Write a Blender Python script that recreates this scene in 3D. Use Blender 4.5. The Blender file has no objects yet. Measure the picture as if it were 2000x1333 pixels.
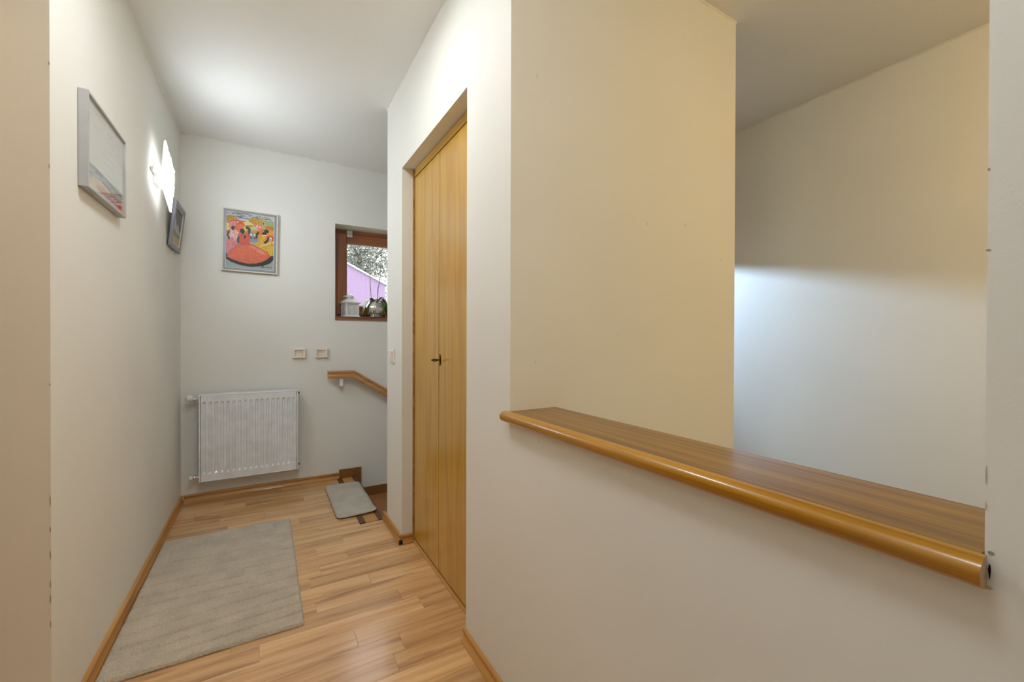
import bpy, bmesh, math, random
import numpy as np
from mathutils import Vector, Matrix

random.seed(7)
rng = np.random.default_rng(11)
scene = bpy.context.scene
COL = scene.collection
PI = math.pi

# ------------------------------------------------------------------ camera, world, exposure
CAM_H = 1.15
YAW, PITCH, ROLL, FPX = 0.5292, -0.0054, 0.0029, 822.92
Fv = Vector((math.sin(YAW) * math.cos(PITCH), math.cos(YAW) * math.cos(PITCH), math.sin(PITCH)))
R0 = Vector((math.cos(YAW), -math.sin(YAW), 0)); U0 = R0.cross(Fv)
Rv = R0 * math.cos(ROLL) + U0 * math.sin(ROLL)
Uv = -R0 * math.sin(ROLL) + U0 * math.cos(ROLL)
cd = bpy.data.cameras.new('camera'); cam = bpy.data.objects.new('camera', cd); COL.objects.link(cam)
cam.matrix_world = Matrix(((Rv.x, Uv.x, -Fv.x, 0), (Rv.y, Uv.y, -Fv.y, 0), (Rv.z, Uv.z, -Fv.z, CAM_H), (0, 0, 0, 1)))
cd.sensor_width = 36; cd.sensor_fit = 'HORIZONTAL'; cd.lens = FPX * 36 / 2000; cd.clip_start = .02; cd.clip_end = 200
scene.camera = cam

SKY = 4.0            # overcast sky
CEIL_LAMP = 23.0     # emission of the ceiling lamp dome above the camera
HALL_FILL = 30.0     # emission of the added fill lamp on the narrow hall ceiling
WALL_LAMP = 33.0      # emission of the lit glass plate on the left wall
GLOBE_FILL = 33.0    # emission of the added warm fill globe over the stair void
STAIR_FILL = 88.0    # watts of the added, unseen stairwell fill pendant bulb
w = bpy.data.worlds.new('overcast_sky'); scene.world = w; w.use_nodes = True
bgn = w.node_tree.nodes['Background']
bgn.inputs[0].default_value = (.93, .965, 1, 1); bgn.inputs[1].default_value = SKY
vs = scene.view_settings
vs.view_transform = 'Standard'; vs.look = 'None'; vs.gamma = 1; vs.use_curve_mapping = False
vs.exposure = 0.15
scene.display_settings.display_device = 'sRGB'
scene.cycles.max_bounces = 7; scene.cycles.diffuse_bounces = 4; scene.cycles.glossy_bounces = 3; scene.cycles.transparent_max_bounces = 12
scene.cycles.adaptive_threshold = .02
scene.cycles.use_denoising = True

# ------------------------------------------------------------------ helpers
def s2l(c):
    return tuple(((x / 255) / 12.92 if x / 255 <= .04045 else ((x / 255 + .055) / 1.055) ** 2.4) for x in c)

def NT(name):
    m = bpy.data.materials.new(name); m.use_nodes = True
    t = m.node_tree
    return m, t, t.nodes['Principled BSDF']

def node(t, typ, **kw):
    n = t.nodes.new(typ)
    for k, v in kw.items(): setattr(n, k, v)
    return n

def ramp(t, stops, interp='LINEAR'):
    n = t.nodes.new('ShaderNodeValToRGB'); n.color_ramp.interpolation = interp
    e = n.color_ramp.elements
    while len(e) > 1: e.remove(e[-1])
    e[0].position = stops[0][0]; e[0].color = (*stops[0][1], 1)
    for p, c in stops[1:]:
        x = e.new(p); x.color = (*c, 1)
    return n

def mixc(t, a, b, fac, mode='MIX'):
    n = t.nodes.new('ShaderNodeMix'); n.data_type = 'RGBA'; n.blend_type = mode
    for s, v in ((0, fac), (6, a), (7, b)):
        if hasattr(v, 'node'): t.links.new(v, n.inputs[s])
        elif s == 0: n.inputs[0].default_value = v
        else: n.inputs[s].default_value = (*v, 1)
    return n.outputs[2]

def noise(t, vec, scale, detail=3, rough=.55, dist=0):
    n = t.nodes.new('ShaderNodeTexNoise'); n.inputs['Scale'].default_value = scale
    n.inputs['Detail'].default_value = detail; n.inputs['Roughness'].default_value = rough
    n.inputs['Distortion'].default_value = dist
    if vec is not None: t.links.new(vec, n.inputs['Vector'])
    return n

def bump(t, b, h, strength, dist=.002):
    n = t.nodes.new('ShaderNodeBump'); n.inputs['Strength'].default_value = strength
    n.inputs['Distance'].default_value = dist
    t.links.new(h, n.inputs['Height']); t.links.new(n.outputs[0], b.inputs['Normal'])

def posvec(t, scale=(1, 1, 1), rnd=0.0):
    g = t.nodes.new('ShaderNodeNewGeometry'); mp = t.nodes.new('ShaderNodeMapping')
    t.links.new(g.outputs['Position'], mp.inputs['Vector']); mp.inputs['Scale'].default_value = scale
    if rnd:
        oi = t.nodes.new('ShaderNodeObjectInfo'); mu = t.nodes.new('ShaderNodeVectorMath'); mu.operation = 'SCALE'
        cx = t.nodes.new('ShaderNodeCombineXYZ')
        for i in range(3): t.links.new(oi.outputs['Random'], cx.inputs[i])
        t.links.new(cx.outputs[0], mu.inputs[0]); mu.inputs['Scale'].default_value = rnd
        t.links.new(mu.outputs[0], mp.inputs['Location'])
    return mp.outputs[0]

def plain(name, col, rough=.5, metal=0, bumps=0, bscale=200, coat=0, spec=.5):
    m, t, b = NT(name)
    pv = posvec(t)
    n = noise(t, pv, 14, 1)
    r = ramp(t, [(.3, tuple(c * .94 for c in col)), (.7, tuple(min(1, c * 1.05) for c in col))])
    t.links.new(n.outputs[0], r.inputs[0]); t.links.new(r.outputs[0], b.inputs['Base Color'])
    b.inputs['Roughness'].default_value = rough; b.inputs['Metallic'].default_value = metal
    b.inputs['Coat Weight'].default_value = coat; b.inputs['Specular IOR Level'].default_value = spec
    if bumps:
        n2 = noise(t, pv, bscale, 2); bump(t, b, n2.outputs[0], bumps)
    return m

def paint(name, col, var=.03, scuffs=True):
    m, t, b = NT(name)
    pv = posvec(t)
    n = noise(t, pv, 1.3, 1, .6)
    r = ramp(t, [(.3, tuple(c * (1 - var) for c in col)), (.7, tuple(min(1, c * (1 + var)) for c in col))])
    t.links.new(n.outputs[0], r.inputs[0]); c = r.outputs[0]
    if scuffs:
        n3 = noise(t, posvec(t, (1, 1, .6)), 55, 0, .5)
        r3 = ramp(t, [(.885, (0, 0, 0)), (.91, (1, 1, 1))])
        t.links.new(n3.outputs[0], r3.inputs[0])
        c = mixc(t, c, tuple(x * .84 for x in col), r3.outputs[0])
    t.links.new(c, b.inputs['Base Color'])
    b.inputs['Roughness'].default_value = .62; b.inputs['Specular IOR Level'].default_value = .3
    n2 = noise(t, pv, 260, 1, .6); bump(t, b, n2.outputs[0], .10, .0012)
    return m

def wood(name, c1, c2, c3, axis='X', fine=60, rough=.35, coat=0, rnd=0, contrast=1.0, ring=0.0, coat_rough=.1, streak=0.0):
    """wood grain running along `axis`"""
    m, t, b = NT(name)
    sc = {'X': (1.1, fine * .5, fine * .5), 'Y': (fine * .5, 1.1, fine * .5), 'Z': (fine * .5, fine * .5, 1.1)}[axis]
    pv = posvec(t, sc, rnd)
    n = noise(t, pv, 1.0, 5, .62, .35)
    r = ramp(t, [(.5 - .22 / contrast, c1), (.5, c2), (.5 + .24 / contrast, c3)])
    t.links.new(n.outputs[0], r.inputs[0]); col = r.outputs[0]
    if ring:   # cathedral figure
        sc2 = {'X': (.5, 5, 5), 'Y': (5, .5, 5), 'Z': (5, 5, .5)}[axis]
        n2 = noise(t, posvec(t, sc2, rnd), 1.2, 2, .5)
        ml = node(t, 'ShaderNodeMath', operation='MULTIPLY'); t.links.new(n2.outputs[0], ml.inputs[0]); ml.inputs[1].default_value = 26
        sn = node(t, 'ShaderNodeMath', operation='SINE'); t.links.new(ml.outputs[0], sn.inputs[0])
        r2 = ramp(t, [(.55, (0, 0, 0)), (.98, (1, 1, 1))]); t.links.new(sn.outputs[0], r2.inputs[0])
        col = mixc(t, col, c1, r2.outputs[0], 'MIX')
        t.nodes[-1]
        mx = col.node
        mul = node(t, 'ShaderNodeMath', operation='MULTIPLY'); t.links.new(r2.outputs[0], mul.inputs[0]); mul.inputs[1].default_value = ring
        t.links.new(mul.outputs[0], mx.inputs[0])
    if rnd > 20:
        oi = node(t, 'ShaderNodeObjectInfo')
        rr = ramp(t, [(0, (.80, .77, .73)), (.35, (.95, .93, .90)), (.7, (1.0, 1.0, 1.0)), (1, (1.1, 1.09, 1.07))])
        t.links.new(oi.outputs['Random'], rr.inputs[0])
        col = mixc(t, col, rr.outputs[0], 1.0, 'MULTIPLY')
    if streak:
        sc3 = {'X': (1.6, 22, 22), 'Y': (22, 1.6, 22), 'Z': (22, 22, 1.6)}[axis]
        n4 = noise(t, posvec(t, sc3, rnd * 1.7), 1.0, 3, .6, .5)
        r4 = ramp(t, [(.56, (0, 0, 0)), (.72, (1, 1, 1))]); t.links.new(n4.outputs[0], r4.inputs[0])
        col = mixc(t, col, (c1[0] * .52, c1[1] * .40, c1[2] * .34), 0.0)
        mx = col.node
        mul = node(t, 'ShaderNodeMath', operation='MULTIPLY'); t.links.new(r4.outputs[0], mul.inputs[0]); mul.inputs[1].default_value = streak
        t.links.new(mul.outputs[0], mx.inputs[0])
    t.links.new(col, b.inputs['Base Color'])
    b.inputs['Roughness'].default_value = rough
    b.inputs['Coat Weight'].default_value = coat; b.inputs['Coat Roughness'].default_value = coat_rough
    bump(t, b, n.outputs[0], .06, .001)
    return m

def emit(name, col, strength, base=None):
    m, t, b = NT(name)
    b.inputs['Base Color'].default_value = (*(base or col), 1)
    b.inputs['Emission Color'].default_value = (*col, 1); b.inputs['Emission Strength'].default_value = strength
    b.inputs['Roughness'].default_value = .25
    return m

def pane_mat(name, ior=1.5, tint=(1, 1, 1)):
    m = bpy.data.materials.new(name); m.use_nodes = True; t = m.node_tree; t.nodes.clear()
    o = node(t, 'ShaderNodeOutputMaterial'); mx = node(t, 'ShaderNodeMixShader'); tr = node(t, 'ShaderNodeBsdfTransparent')
    gl = node(t, 'ShaderNodeBsdfGlossy'); fr = node(t, 'ShaderNodeFresnel')
    tr.inputs[0].default_value = (*tint, 1); gl.inputs['Roughness'].default_value = .02; ge = node(t, 'ShaderNodeNewGeometry'); m1 = node(t, 'ShaderNodeMath', operation='MULTIPLY_ADD'); m1.inputs[1].default_value = -2; m1.inputs[2].default_value = 1
    m2 = node(t, 'ShaderNodeMath', operation='POWER'); m2.inputs[0].default_value = ior
    t.links.new(ge.outputs['Backfacing'], m1.inputs[0]); t.links.new(m1.outputs[0], m2.inputs[1]); t.links.new(m2.outputs[0], fr.inputs[0])
    t.links.new(fr.outputs[0], mx.inputs[0]); t.links.new(tr.outputs[0], mx.inputs[1]); t.links.new(gl.outputs[0], mx.inputs[2])
    t.links.new(mx.outputs[0], o.inputs[0]); return m

def tag(o, label=None, cat=None, group=None, kind=None):
    if label: o['label'] = label
    if cat: o['category'] = cat
    if group: o['group'] = group
    if kind: o['kind'] = kind
    return o

def thing(name, loc, label, cat, group=None):
    o = bpy.data.objects.new(name, None); COL.objects.link(o); o.location = loc; o.empty_display_size = .1
    return tag(o, label, cat, group)

class MB:
    """collects vertices and faces of one mesh in world coordinates"""
    def __init__(s): s.v = []; s.f = []
    def add(s, vs, fs):
        n = len(s.v); s.v += [tuple(map(float, p)) for p in vs]; s.f += [tuple(i + n for i in f) for f in fs]; return s
    def box(s, x0, x1, y0, y1, z0, z1):
        return s.add([(x0, y0, z0), (x1, y0, z0), (x1, y1, z0), (x0, y1, z0), (x0, y0, z1), (x1, y0, z1), (x1, y1, z1), (x0, y1, z1)],
                     [(0, 3, 2, 1), (4, 5, 6, 7), (0, 1, 5, 4), (1, 2, 6, 5), (2, 3, 7, 6), (3, 0, 4, 7)])
    def rings(s, rings, cap=True, closed=False):
        n = len(rings[0]); fs = []
        m = len(rings)
        for i in range(m if closed else m - 1):
            for j in range(n):
                a, b_ = i * n + j, i * n + (j + 1) % n
                c, d = ((i + 1) % m) * n + (j + 1) % n, ((i + 1) % m) * n + j
                fs.append((a, b_, c, d))
        if cap and not closed: fs += [tuple(range(n))[::-1], tuple((m - 1) * n + j for j in range(n))]
        return s.add([p for r in rings for p in r], fs)
    def lathe(s, prof, c, axis=(0, 0, 1), seg=20, cap=True, sides=None):
        ax = Vector(axis).normalized(); u = ax.orthogonal().normalized(); v_ = ax.cross(u); c = Vector(c)
        if abs(ax.z) > .99: u = Vector((1, 0, 0)); v_ = ax.cross(u)
        return s.rings([[c + ax * h + (u * math.cos(2 * PI * k / seg) + v_ * math.sin(2 * PI * k / seg)) * r for k in range(seg)] for r, h in prof], cap)
    def tube(s, pts, rad, seg=8):
        pts = [Vector(p) for p in pts]; rs = []
        rads = rad if isinstance(rad, (list, tuple)) else [rad] * len(pts)
        up = None
        for i, p in enumerate(pts):
            d = (pts[min(i + 1, len(pts) - 1)] - pts[max(i - 1, 0)]).normalized()
            u = d.orthogonal().normalized() if up is None else (up - d * up.dot(d)).normalized()
            up = u; v_ = d.cross(u)
            rs.append([p + (u * math.cos(2 * PI * k / seg) + v_ * math.sin(2 * PI * k / seg)) * rads[i] for k in range(seg)])
        return s.rings(rs)
    def extrude(s, prof, p0, p1, out, up=(0, 0, 1)):
        """2-D profile (out, up) swept straight from p0 to p1"""
        out, up = Vector(out), Vector(up)
        return s.rings([[Vector(p) + out * a + up * b_ for a, b_ in prof] for p in (p0, p1)])
    def build(s, name, mat, parent=None, smooth=False, bevel=0, seg=2, loc=None):
        me = bpy.data.meshes.new(name)
        if parent is not None:
            o0 = Vector(parent.location) + (Vector(parent.parent.location) if parent.parent else Vector())
        else: o0 = Vector(loc) if loc is not None else Vector((0, 0, 0))
        me.from_pydata([tuple(Vector(p) - o0) for p in s.v], [], s.f); me.validate()
        bm = bmesh.new(); bm.from_mesh(me); bmesh.ops.recalc_face_normals(bm, faces=bm.faces); bm.to_mesh(me); bm.free()
        if mat: me.materials.append(mat)
        o = bpy.data.objects.new(name, me); COL.objects.link(o)
        if parent is not None: o.parent = parent
        elif loc is not None: o.location = loc
        if smooth:
            for p in me.polygons: p.use_smooth = True
        if bevel:
            md = o.modifiers.new('bevel', 'BEVEL'); md.width = bevel; md.segments = seg; md.limit_method = 'ANGLE'; md.angle_limit = .6
            if smooth is False:
                for p in me.polygons: p.use_smooth = True
                md.harden_normals = True
        return o

def box(name, x0, x1, y0, y1, z0, z1, mat, parent=None, bevel=0, loc=None):
    return MB().box(x0, x1, y0, y1, z0, z1).build(name, mat, parent, bevel=bevel, loc=loc)

def autosmooth(o, ang=40):
    me = o.data
    for p in me.polygons: p.use_smooth = True
    bm = bmesh.new(); bm.from_mesh(me)
    for e in bm.edges:
        if len(e.link_faces) == 2 and e.calc_face_angle() > math.radians(ang): e.smooth = False
    bm.to_mesh(me); bm.free(); return o

def structure(o, label=None): return tag(o, label, None, None, 'structure')

# ------------------------------------------------------------------ materials
WALLC = (.855, .84, .785)
M = {}
M['wall'] = paint('cream_wall_paint', WALLC)
M['ceil'] = paint('ceiling_paint', (.88, .865, .82), .015, False)
M['bead'] = plain('caulk_white', (.86, .83, .74), .5)
M['floor'] = wood('laminate_floor', s2l((194, 140, 84)), s2l((224, 174, 116)), s2l((238, 198, 144)), 'X', 46, .3, .9, rnd=40, contrast=1.3, streak=.75, coat_rough=.2)
M['floor_base'] = wood('laminate_floor_far', s2l((194, 140, 84)), s2l((224, 174, 116)), s2l((238, 198, 144)), 'X', 46, .3, .55, contrast=1.3, streak=.5, coat_rough=.16)
SK = (s2l((158, 104, 44)), s2l((194, 138, 68)), s2l((212, 158, 86)))
M['skirtX'] = wood('skirting_wood_x', *SK, 'X', 40, .4, .2, contrast=1.2)
M['skirtY'] = wood('skirting_wood_y', *SK, 'Y', 40, .4, .2, contrast=1.2)
M['door'] = wood('door_veneer', s2l((176, 126, 36)), s2l((203, 156, 58)), s2l((216, 174, 74)), 'Z', 130, .3, .4, rnd=9, contrast=.9, ring=.35, coat_rough=.12)
M['doorY'] = wood('door_veneer_head', s2l((176, 126, 36)), s2l((203, 156, 58)), s2l((216, 174, 74)), 'Y', 110, .3, .5)
M['ledge'] = wood('ledge_oak', s2l((98, 58, 4)), s2l((132, 88, 10)), s2l((156, 112, 20)), 'Y', 110, .32, .3, contrast=1.5, coat_rough=.15)
M['rail'] = wood('handrail_beech', s2l((176, 122, 66)), s2l((196, 142, 84)), s2l((210, 158, 98)), 'X', 80, .35, .4)
M['winwood'] = wood('window_wood', s2l((112, 60, 32)), s2l((152, 88, 50)), s2l((174, 110, 64)), 'Z', 60, .35, .4, contrast=1.2)
M['winwoodX'] = wood('window_wood_rail', s2l((112, 60, 32)), s2l((152, 88, 50)), s2l((174, 110, 64)), 'X', 60, .35, .4, contrast=1.2)
M['radiator'] = plain('radiator_enamel', (.90, .92, .95), .28, coat=.3)
M['dark'] = plain('dark_gap', (.02, .016, .012), .9)  # near-black; in the gaps it stands in for shade
M['chrome'] = plain('chrome', (.75, .75, .76), .12, 1)
M['white'] = plain('white_plastic', (.82, .81, .78), .35)
M['cream_plastic'] = plain('cream_plastic', s2l((246, 234, 218)), .35)
M['cream_inset'] = plain('cream_plastic_inset', s2l((228, 214, 198)), .4)
M['silver'] = plain('silver_frame', s2l((186, 186, 188)), .38, .35)
M['greyframe'] = plain('grey_frame', s2l((138, 140, 146)), .4, .2)
M['creamedge'] = plain('cream_frame_edge', s2l((226, 220, 198)), .45)
M['bronze'] = plain('dark_bronze', s2l((52, 34, 26)), .35, .8)
M['tile'] = plain('stair_tile', s2l((164, 112, 62)), .4, bumps=.15, bscale=60)
M['tile2'] = plain('stair_tile_skirting', s2l((140, 92, 44)), .4, bumps=.15, bscale=60)
M['tile3'] = plain('stair_tile_pale', s2l((196, 146, 88)), .4, bumps=.1, bscale=60)
M['strip'] = plain('brown_strip', s2l((104, 66, 42)), .5, bumps=.3, bscale=400)
M['pane'] = pane_mat('window_glass', 1.45)
M['picglass'] = pane_mat('picture_glass', 1.5)
M['lantern'] = plain('lantern_white', (.82, .82, .80), .4)
M['frost'] = plain('lantern_pane', (.72, .73, .73), .25)
M['leaf'] = plain('orchid_leaf', s2l((98, 122, 52)), .35)
M['leafy'] = plain('orchid_leaf_yellow', s2l((168, 160, 48)), .4)
M['stem'] = plain('orchid_stem', s2l((110, 92, 56)), .5)
M['lilac'] = plain('lilac_render', (.24, .165, .27), .8, bumps=.2, bscale=30)
M['trimwhite'] = plain('verge_white', (.40, .39, .39), .6)
M['rooftile'] = plain('roof_tile_grey', (.28, .27, .265), .7)
M['foliage'] = plain('tree_leaves', (.19, .205, .17), .7)
M['bark'] = plain('tree_bark', (.12, .09, .07), .9)
M['lawn'] = plain('lawn', (.08, .12, .05), .9)
M['facade'] = plain('house_facade', (.3, .28, .26), .9)

def vcol_mat(name, rough=.5):
    m, t, b = NT(name)
    a = node(t, 'ShaderNodeAttribute'); a.attribute_name = 'print'
    n = noise(t, posvec(t), 420, 2)
    r = ramp(t, [(.3, (.9, .9, .9)), (.7, (1.06, 1.06, 1.06))]); t.links.new(n.outputs[0], r.inputs[0])
    t.links.new(mixc(t, a.outputs['Color'], r.outputs[0], 1.0, 'MULTIPLY'), b.inputs['Base Color'])
    b.inputs['Roughness'].default_value = rough
    return m
M['print'] = vcol_mat('painted_print')

# rug: taupe pile
def rug_mat(name, c1, c2):
    m, t, b = NT(name)
    pv = posvec(t)
    n = noise(t, pv, 320, 3, .7); n2 = noise(t, pv, 9, 3)
    r = ramp(t, [(.32, c1), (.66, c2)]); t.links.new(n.outputs[0], r.inputs[0])
    r2 = ramp(t, [(.35, (.9, .9, .9)), (.65, (1.06, 1.06, 1.06))]); t.links.new(n2.outputs[0], r2.inputs[0])
    t.links.new(mixc(t, r.outputs[0], r2.outputs[0], 1.0, 'MULTIPLY'), b.inputs['Base Color'])
    b.inputs['Roughness'].default_value = 1; b.inputs['Specular IOR Level'].default_value = .1
    b.inputs['Sheen Weight'].default_value = .3
    bump(t, b, n.outputs[0], .8, .004)
    return m
M['rug'] = rug_mat('rug_pile_taupe', s2l((182, 167, 146)), s2l((232, 219, 199)))
M['mat'] = rug_mat('mat_pile_grey', s2l((186, 177, 161)), s2l((224, 215, 199)))
M['matedge'] = plain('mat_binding', s2l((192, 184, 168)), .9)

# ------------------------------------------------------------------ room dimensions
XL, XR, XI = -.5104, .6573, .8300       # left wall, door wall face, its stair-side face
YB, YC, YJ, YP = 3.6915, 2.668, 1.1348, .1311
XE, XF = 1.8244, 2.803
H = 2.572; ZLOW = -2.75
YL = 1.6395                             # end of the narrow hall on the left
YD1, YD2, ZD = 2.3414, 1.4646, 2.101    # door opening
YV = -1.65                              # end of the hall behind the camera
YQ, XQ = .72, -.655                     # doorway recess in the left wall: near jamb, door face

# walls ---------------------------------------------------------------
wlm = MB()
wlm.box(XL - .30, XL, YL, YB, -.1, H); wlm.box(XL - .30, XL, YV, YQ, -.1, H); wlm.box(XL - .30, XL, YQ, YL, 2.20, H)
structure(wlm.build('wall_left', M['wall']), 'cream wall on the left of the hall with a doorway near the camera')
# back wall with window opening
WX0, WX1, WZ0, WZ1 = .489, 1.70, 1.300, 2.085
YB2 = YB + .30
wb = MB()
for a in ((XL - .30, WX0, ZLOW, H), (WX1, XF + .2, ZLOW, H), (WX0, WX1, ZLOW, WZ0), (WX0, WX1, WZ1, H)):
    wb.box(a[0], a[1], YB, YB2, a[2], a[3])
structure(wb.build('wall_back', M['wall']), 'cream end wall of the hall with the window')
wr = MB()
wr.box(XR, XI, YD1, YC, -.3, H)                 # pillar past the door
wr.box(XR, XI, YD2, YD1, ZD, H)                 # above the door
wr.box(XR, XI, YJ, YD2, -.3, H)                 # pier between door and opening
wr.box(XR, XI, YP, YJ, -.3, .893)               # half wall
wr.box(XR, XI, YV, YP, -.3, H)                  # pier by the camera
structure(wr.build('wall_right', M['wall']), 'cream wall with door opening and open half wall above a ledge')
wc = MB()
wc.box(XI, XE, YJ, YJ + .1, ZLOW, H); wc.box(XI, XE, YC - .1, YC, ZLOW, H); wc.box(XE - .1, XE, YJ + .1, YC - .1, ZLOW, H)
structure(wc.build('wall_closet', M['wall']), 'cream closet wall seen through the opening')
structure(MB().box(XF, XF + .2, YV, YB, ZLOW, H).build('wall_stair', M['wall']), 'far stairwell wall')
structure(MB().box(XL - .30, XF + .2, YV - .15, YV, ZLOW, H).build('wall_rear', M['wall']))
structure(MB().box(XR, XI, YV, YC, ZLOW, -.3).build('wall_below', M['wall']))
structure(MB().box(XL - .30, XF + .2, YV - .15, YB2, H, H + .12).build('ceiling', M['ceil']), 'plain off-white ceiling')
structure(MB().box(XI, XF, YV, YB, ZLOW - .1, ZLOW).build('floor_below', M['tile']))

# caulk beads between walls and ceiling, vertical corner bead
def bead(n, p0, p1, out, s=.006):
    o = MB().extrude([(0, 0), (s, 0), (0, -s)], p0, p1, out).build('trim_%d' % n, M['bead']); structure(o)
bead(1, (XL, YL, H), (XL, YB, H), (1, 0, 0))
bead(2, (XL, YB, H), (XF, YB, H), (0, -1, 0), .008)
bead(3, (XR, YV, H), (XR, YC, H), (-1, 0, 0), .005)
bead(4, (XI, YJ, H), (XE, YJ, H), (0, -1, 0), .008)
bead(5, (XF, YV, H), (XF, YB, H), (-1, 0, 0), .008)

# ------------------------------------------------------------------ floor of separate staves
XS0 = .503       # where the stair strip begins
YS = 2.722       # near edge of the stair opening
fl = MB()
fl.box(XL, XR, YV, 1.0, -.2, -.0005)
fl.box(XQ, XL, YQ, YL, -.2, -.0005); fl.box(XL, XR, 1.0, YS, -.2, -.008)
fl.box(XR, .76, YD2, YD1, -.2, -.008)
fl.box(XL, XS0, YS, YB, -.2, -.008)
floor = structure(fl.build('floor', M['floor_base']), 'honey coloured laminate floor of the hall')
W = .0977
def stave_mesh():
    m = MB(); c = .0004
    hx, hy = .5, W / 2 - .0002
    b0 = [(-hx, -hy, -.008), (hx, -hy, -.008), (hx, hy, -.008), (-hx, hy, -.008)]
    b1 = [(x, y, -c) for x, y, z in b0]
    tcx = .0012
    b2 = [(x * (1 - tcx), y - math.copysign(c, y), 0) for x, y, z in b0]
    m.rings([b0, b1, b2])
    me = bpy.data.meshes.new('floor_plank'); me.from_pydata(m.v, [], m.f); me.validate()
    bm = bmesh.new(); bm.from_mesh(me); bmesh.ops.recalc_face_normals(bm, faces=bm.faces); bm.to_mesh(me); bm.free()
    me.materials.append(M['floor']); return me
ME_ST = stave_mesh()
def stave(x0, x1, y0, y1):
    if x1 - x0 < .012 or y1 - y0 < .01: return
    o = bpy.data.objects.new('floor_plank', ME_ST); COL.objects.link(o); o.parent = floor
    o.location = ((x0 + x1) / 2, (y0 + y1) / 2, 0); o.scale = (x1 - x0 - .0005, (y1 - y0) / W, 1)
JO = {0: .234, 1: .375, 2: .236, 3: .379, 4: .10, 5: .28, 6: -.05, 7: .182, 8: -.2, 9: .0, 10: .41, 11: .235, 12: -.12, 13: .33, 14: .1,
      -1: .18, -2: .43, -3: .185, -4: .52, -5: -.02, -6: .3, -7: -.22, -8: .40}
y_ref = 2.222
k = int(math.floor((1.0 - y_ref) / W)) - 0
rows = []
y = y_ref + k * W
while y < YB:
    rows.append((k, max(y, 1.0), min(y + W, YB))); y += W; k += 1
for k, a, b_ in rows:
    cuts = [(XL, XR)]
    if a >= YS - .04: cuts = [(XL, XS0)]
    j = JO.get(k, random.uniform(-.3, .5)); L = .62
    for (x0, x1) in cuts:
        pts = [x0, x1]
        for q in range(-5, 5):
            xx = j + q * L + (random.uniform(-.07, .07) if q else 0)
            if x0 + .03 < xx < x1 - .03: pts.append(xx)
        pts.sort()
        for u_, v_ in zip(pts, pts[1:]):
            if a < YS < b_ and v_ > XS0:
                stave(u_, v_, a, min(b_, YS))
                if u_ < XS0: stave(u_, XS0, YS, b_)
            elif (YD2 + .0) < (a + b_) / 2 < YD1 and v_ == x1 and x1 == XR: stave(u_, .722, a, b_)
            else: stave(u_, v_, a, b_)

# ------------------------------------------------------------------ skirting boards
SP = [(0, 0), (.019, 0), (.019, .006), (.0160, .011), (.0095, .019), (.0070, .027), (.0100, .035), (.0125, .041), (.010, .047), (.005, .049), (0, .049)]
def skirt(name, segs, label):
    m = MB(); mt = None
    for p0, p1, out, ax in segs: m.extrude(SP, p0, p1, out)
    o = m.build(name, M['skirt' + segs[0][3]]); structure(autosmooth(o, 35), label); return o
skirt('baseboard_left', [((XL, YL, 0), (XL, YB, 0), (1, 0, 0), 'Y')], 'honey wood skirting along the left wall')
skirt('baseboard_back', [((XL + .019, YB, 0), (XS0 + .016, YB, 0), (0, -1, 0), 'X')], 'wood skirting under the radiator')
skirt('baseboard_pillar', [((XR, YD1 - .002, 0), (XR, YS + .004, 0), (-1, 0, 0), 'Y')], 'short wood skirting on the pillar beside the stairs')
skirt('baseboard_reveal', [((XR + .002, YD1, 0), (.716, YD1, 0), (0, -1, 0), 'X')], 'short wood skirting in the door reveal')
skirt('baseboard_right', [((XR, YV, 0), (XR, YD2 + .004, 0), (-1, 0, 0), 'Y')], 'wood skirting along the half wall')
skirt('baseboard_near', [((XL, YV, 0), (XL, YQ, 0), (1, 0, 0), 'Y')], None)
structure(box('trim_6', XR - .016, XR + .002, YD1 - .012, YD1 - .002, 0, .022, M['dark']))   # open mitre at the pillar corner, its shade put in as a dark plug

# ------------------------------------------------------------------ double-leaf closet door
door = bpy.data.objects.new('door_1', None); COL.objects.link(door); door.location = (.74, 1.9, 0)
structure(door, 'tall honey veneer double closet door in the right wall')
XD = .722
fr = MB(); fr.box(XD - .004, XD + .05, YD1 - .006, YD1, .004, ZD); fr.box(XD - .004, XD + .05, YD2, YD2 + .006, .004, ZD)
fr.build('door_frame', M['skirtY'], door)
box('head_rail', XD + .001, XD + .05, YD2 + .006, YD1 - .006, ZD - .045, ZD - .004, M['doorY'], door)
box('head_gap', XD + .004, XD + .05, YD2 + .006, YD1 - .006, ZD - .004, ZD, M['dark'], door)
YM = 1.9435
for (a, b_) in ((YM + .0025, YD1 - .013), (YD2 + .010, YM - .0025)):
    box('door_leaf', XD + .003, XD + .028, a, b_, .022, ZD - .049, M['door'], door, bevel=.0015)
box('seam_shade', XD + .007, XD + .026, YM - .0024, YM + .0024, .022, ZD - .049, M['dark'], door)  # dark strip standing in for the shade between the leaves
box('hinge_gap_shade', XD + .005, XD + .026, YD1 - .0128, YD1 - .0062, .022, ZD - .049, M['dark'], door)  # dark strip standing in for the shade beside the frame
box('gap_backing', XD + .03, XD + .05, YD2 + .006, YD1 - .006, .004, ZD - .045, M['dark'], door)
m = MB(); m.extrude([(0, 0), (.010, .0), (.010, .006), (.004, .014), (0, .014)], (XD + .006, YD2, .0005), (XD + .006, YD1 - .004, .0005), (-1, 0, 0))
m.build('threshold_strip', M['skirtY'], door)
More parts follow.
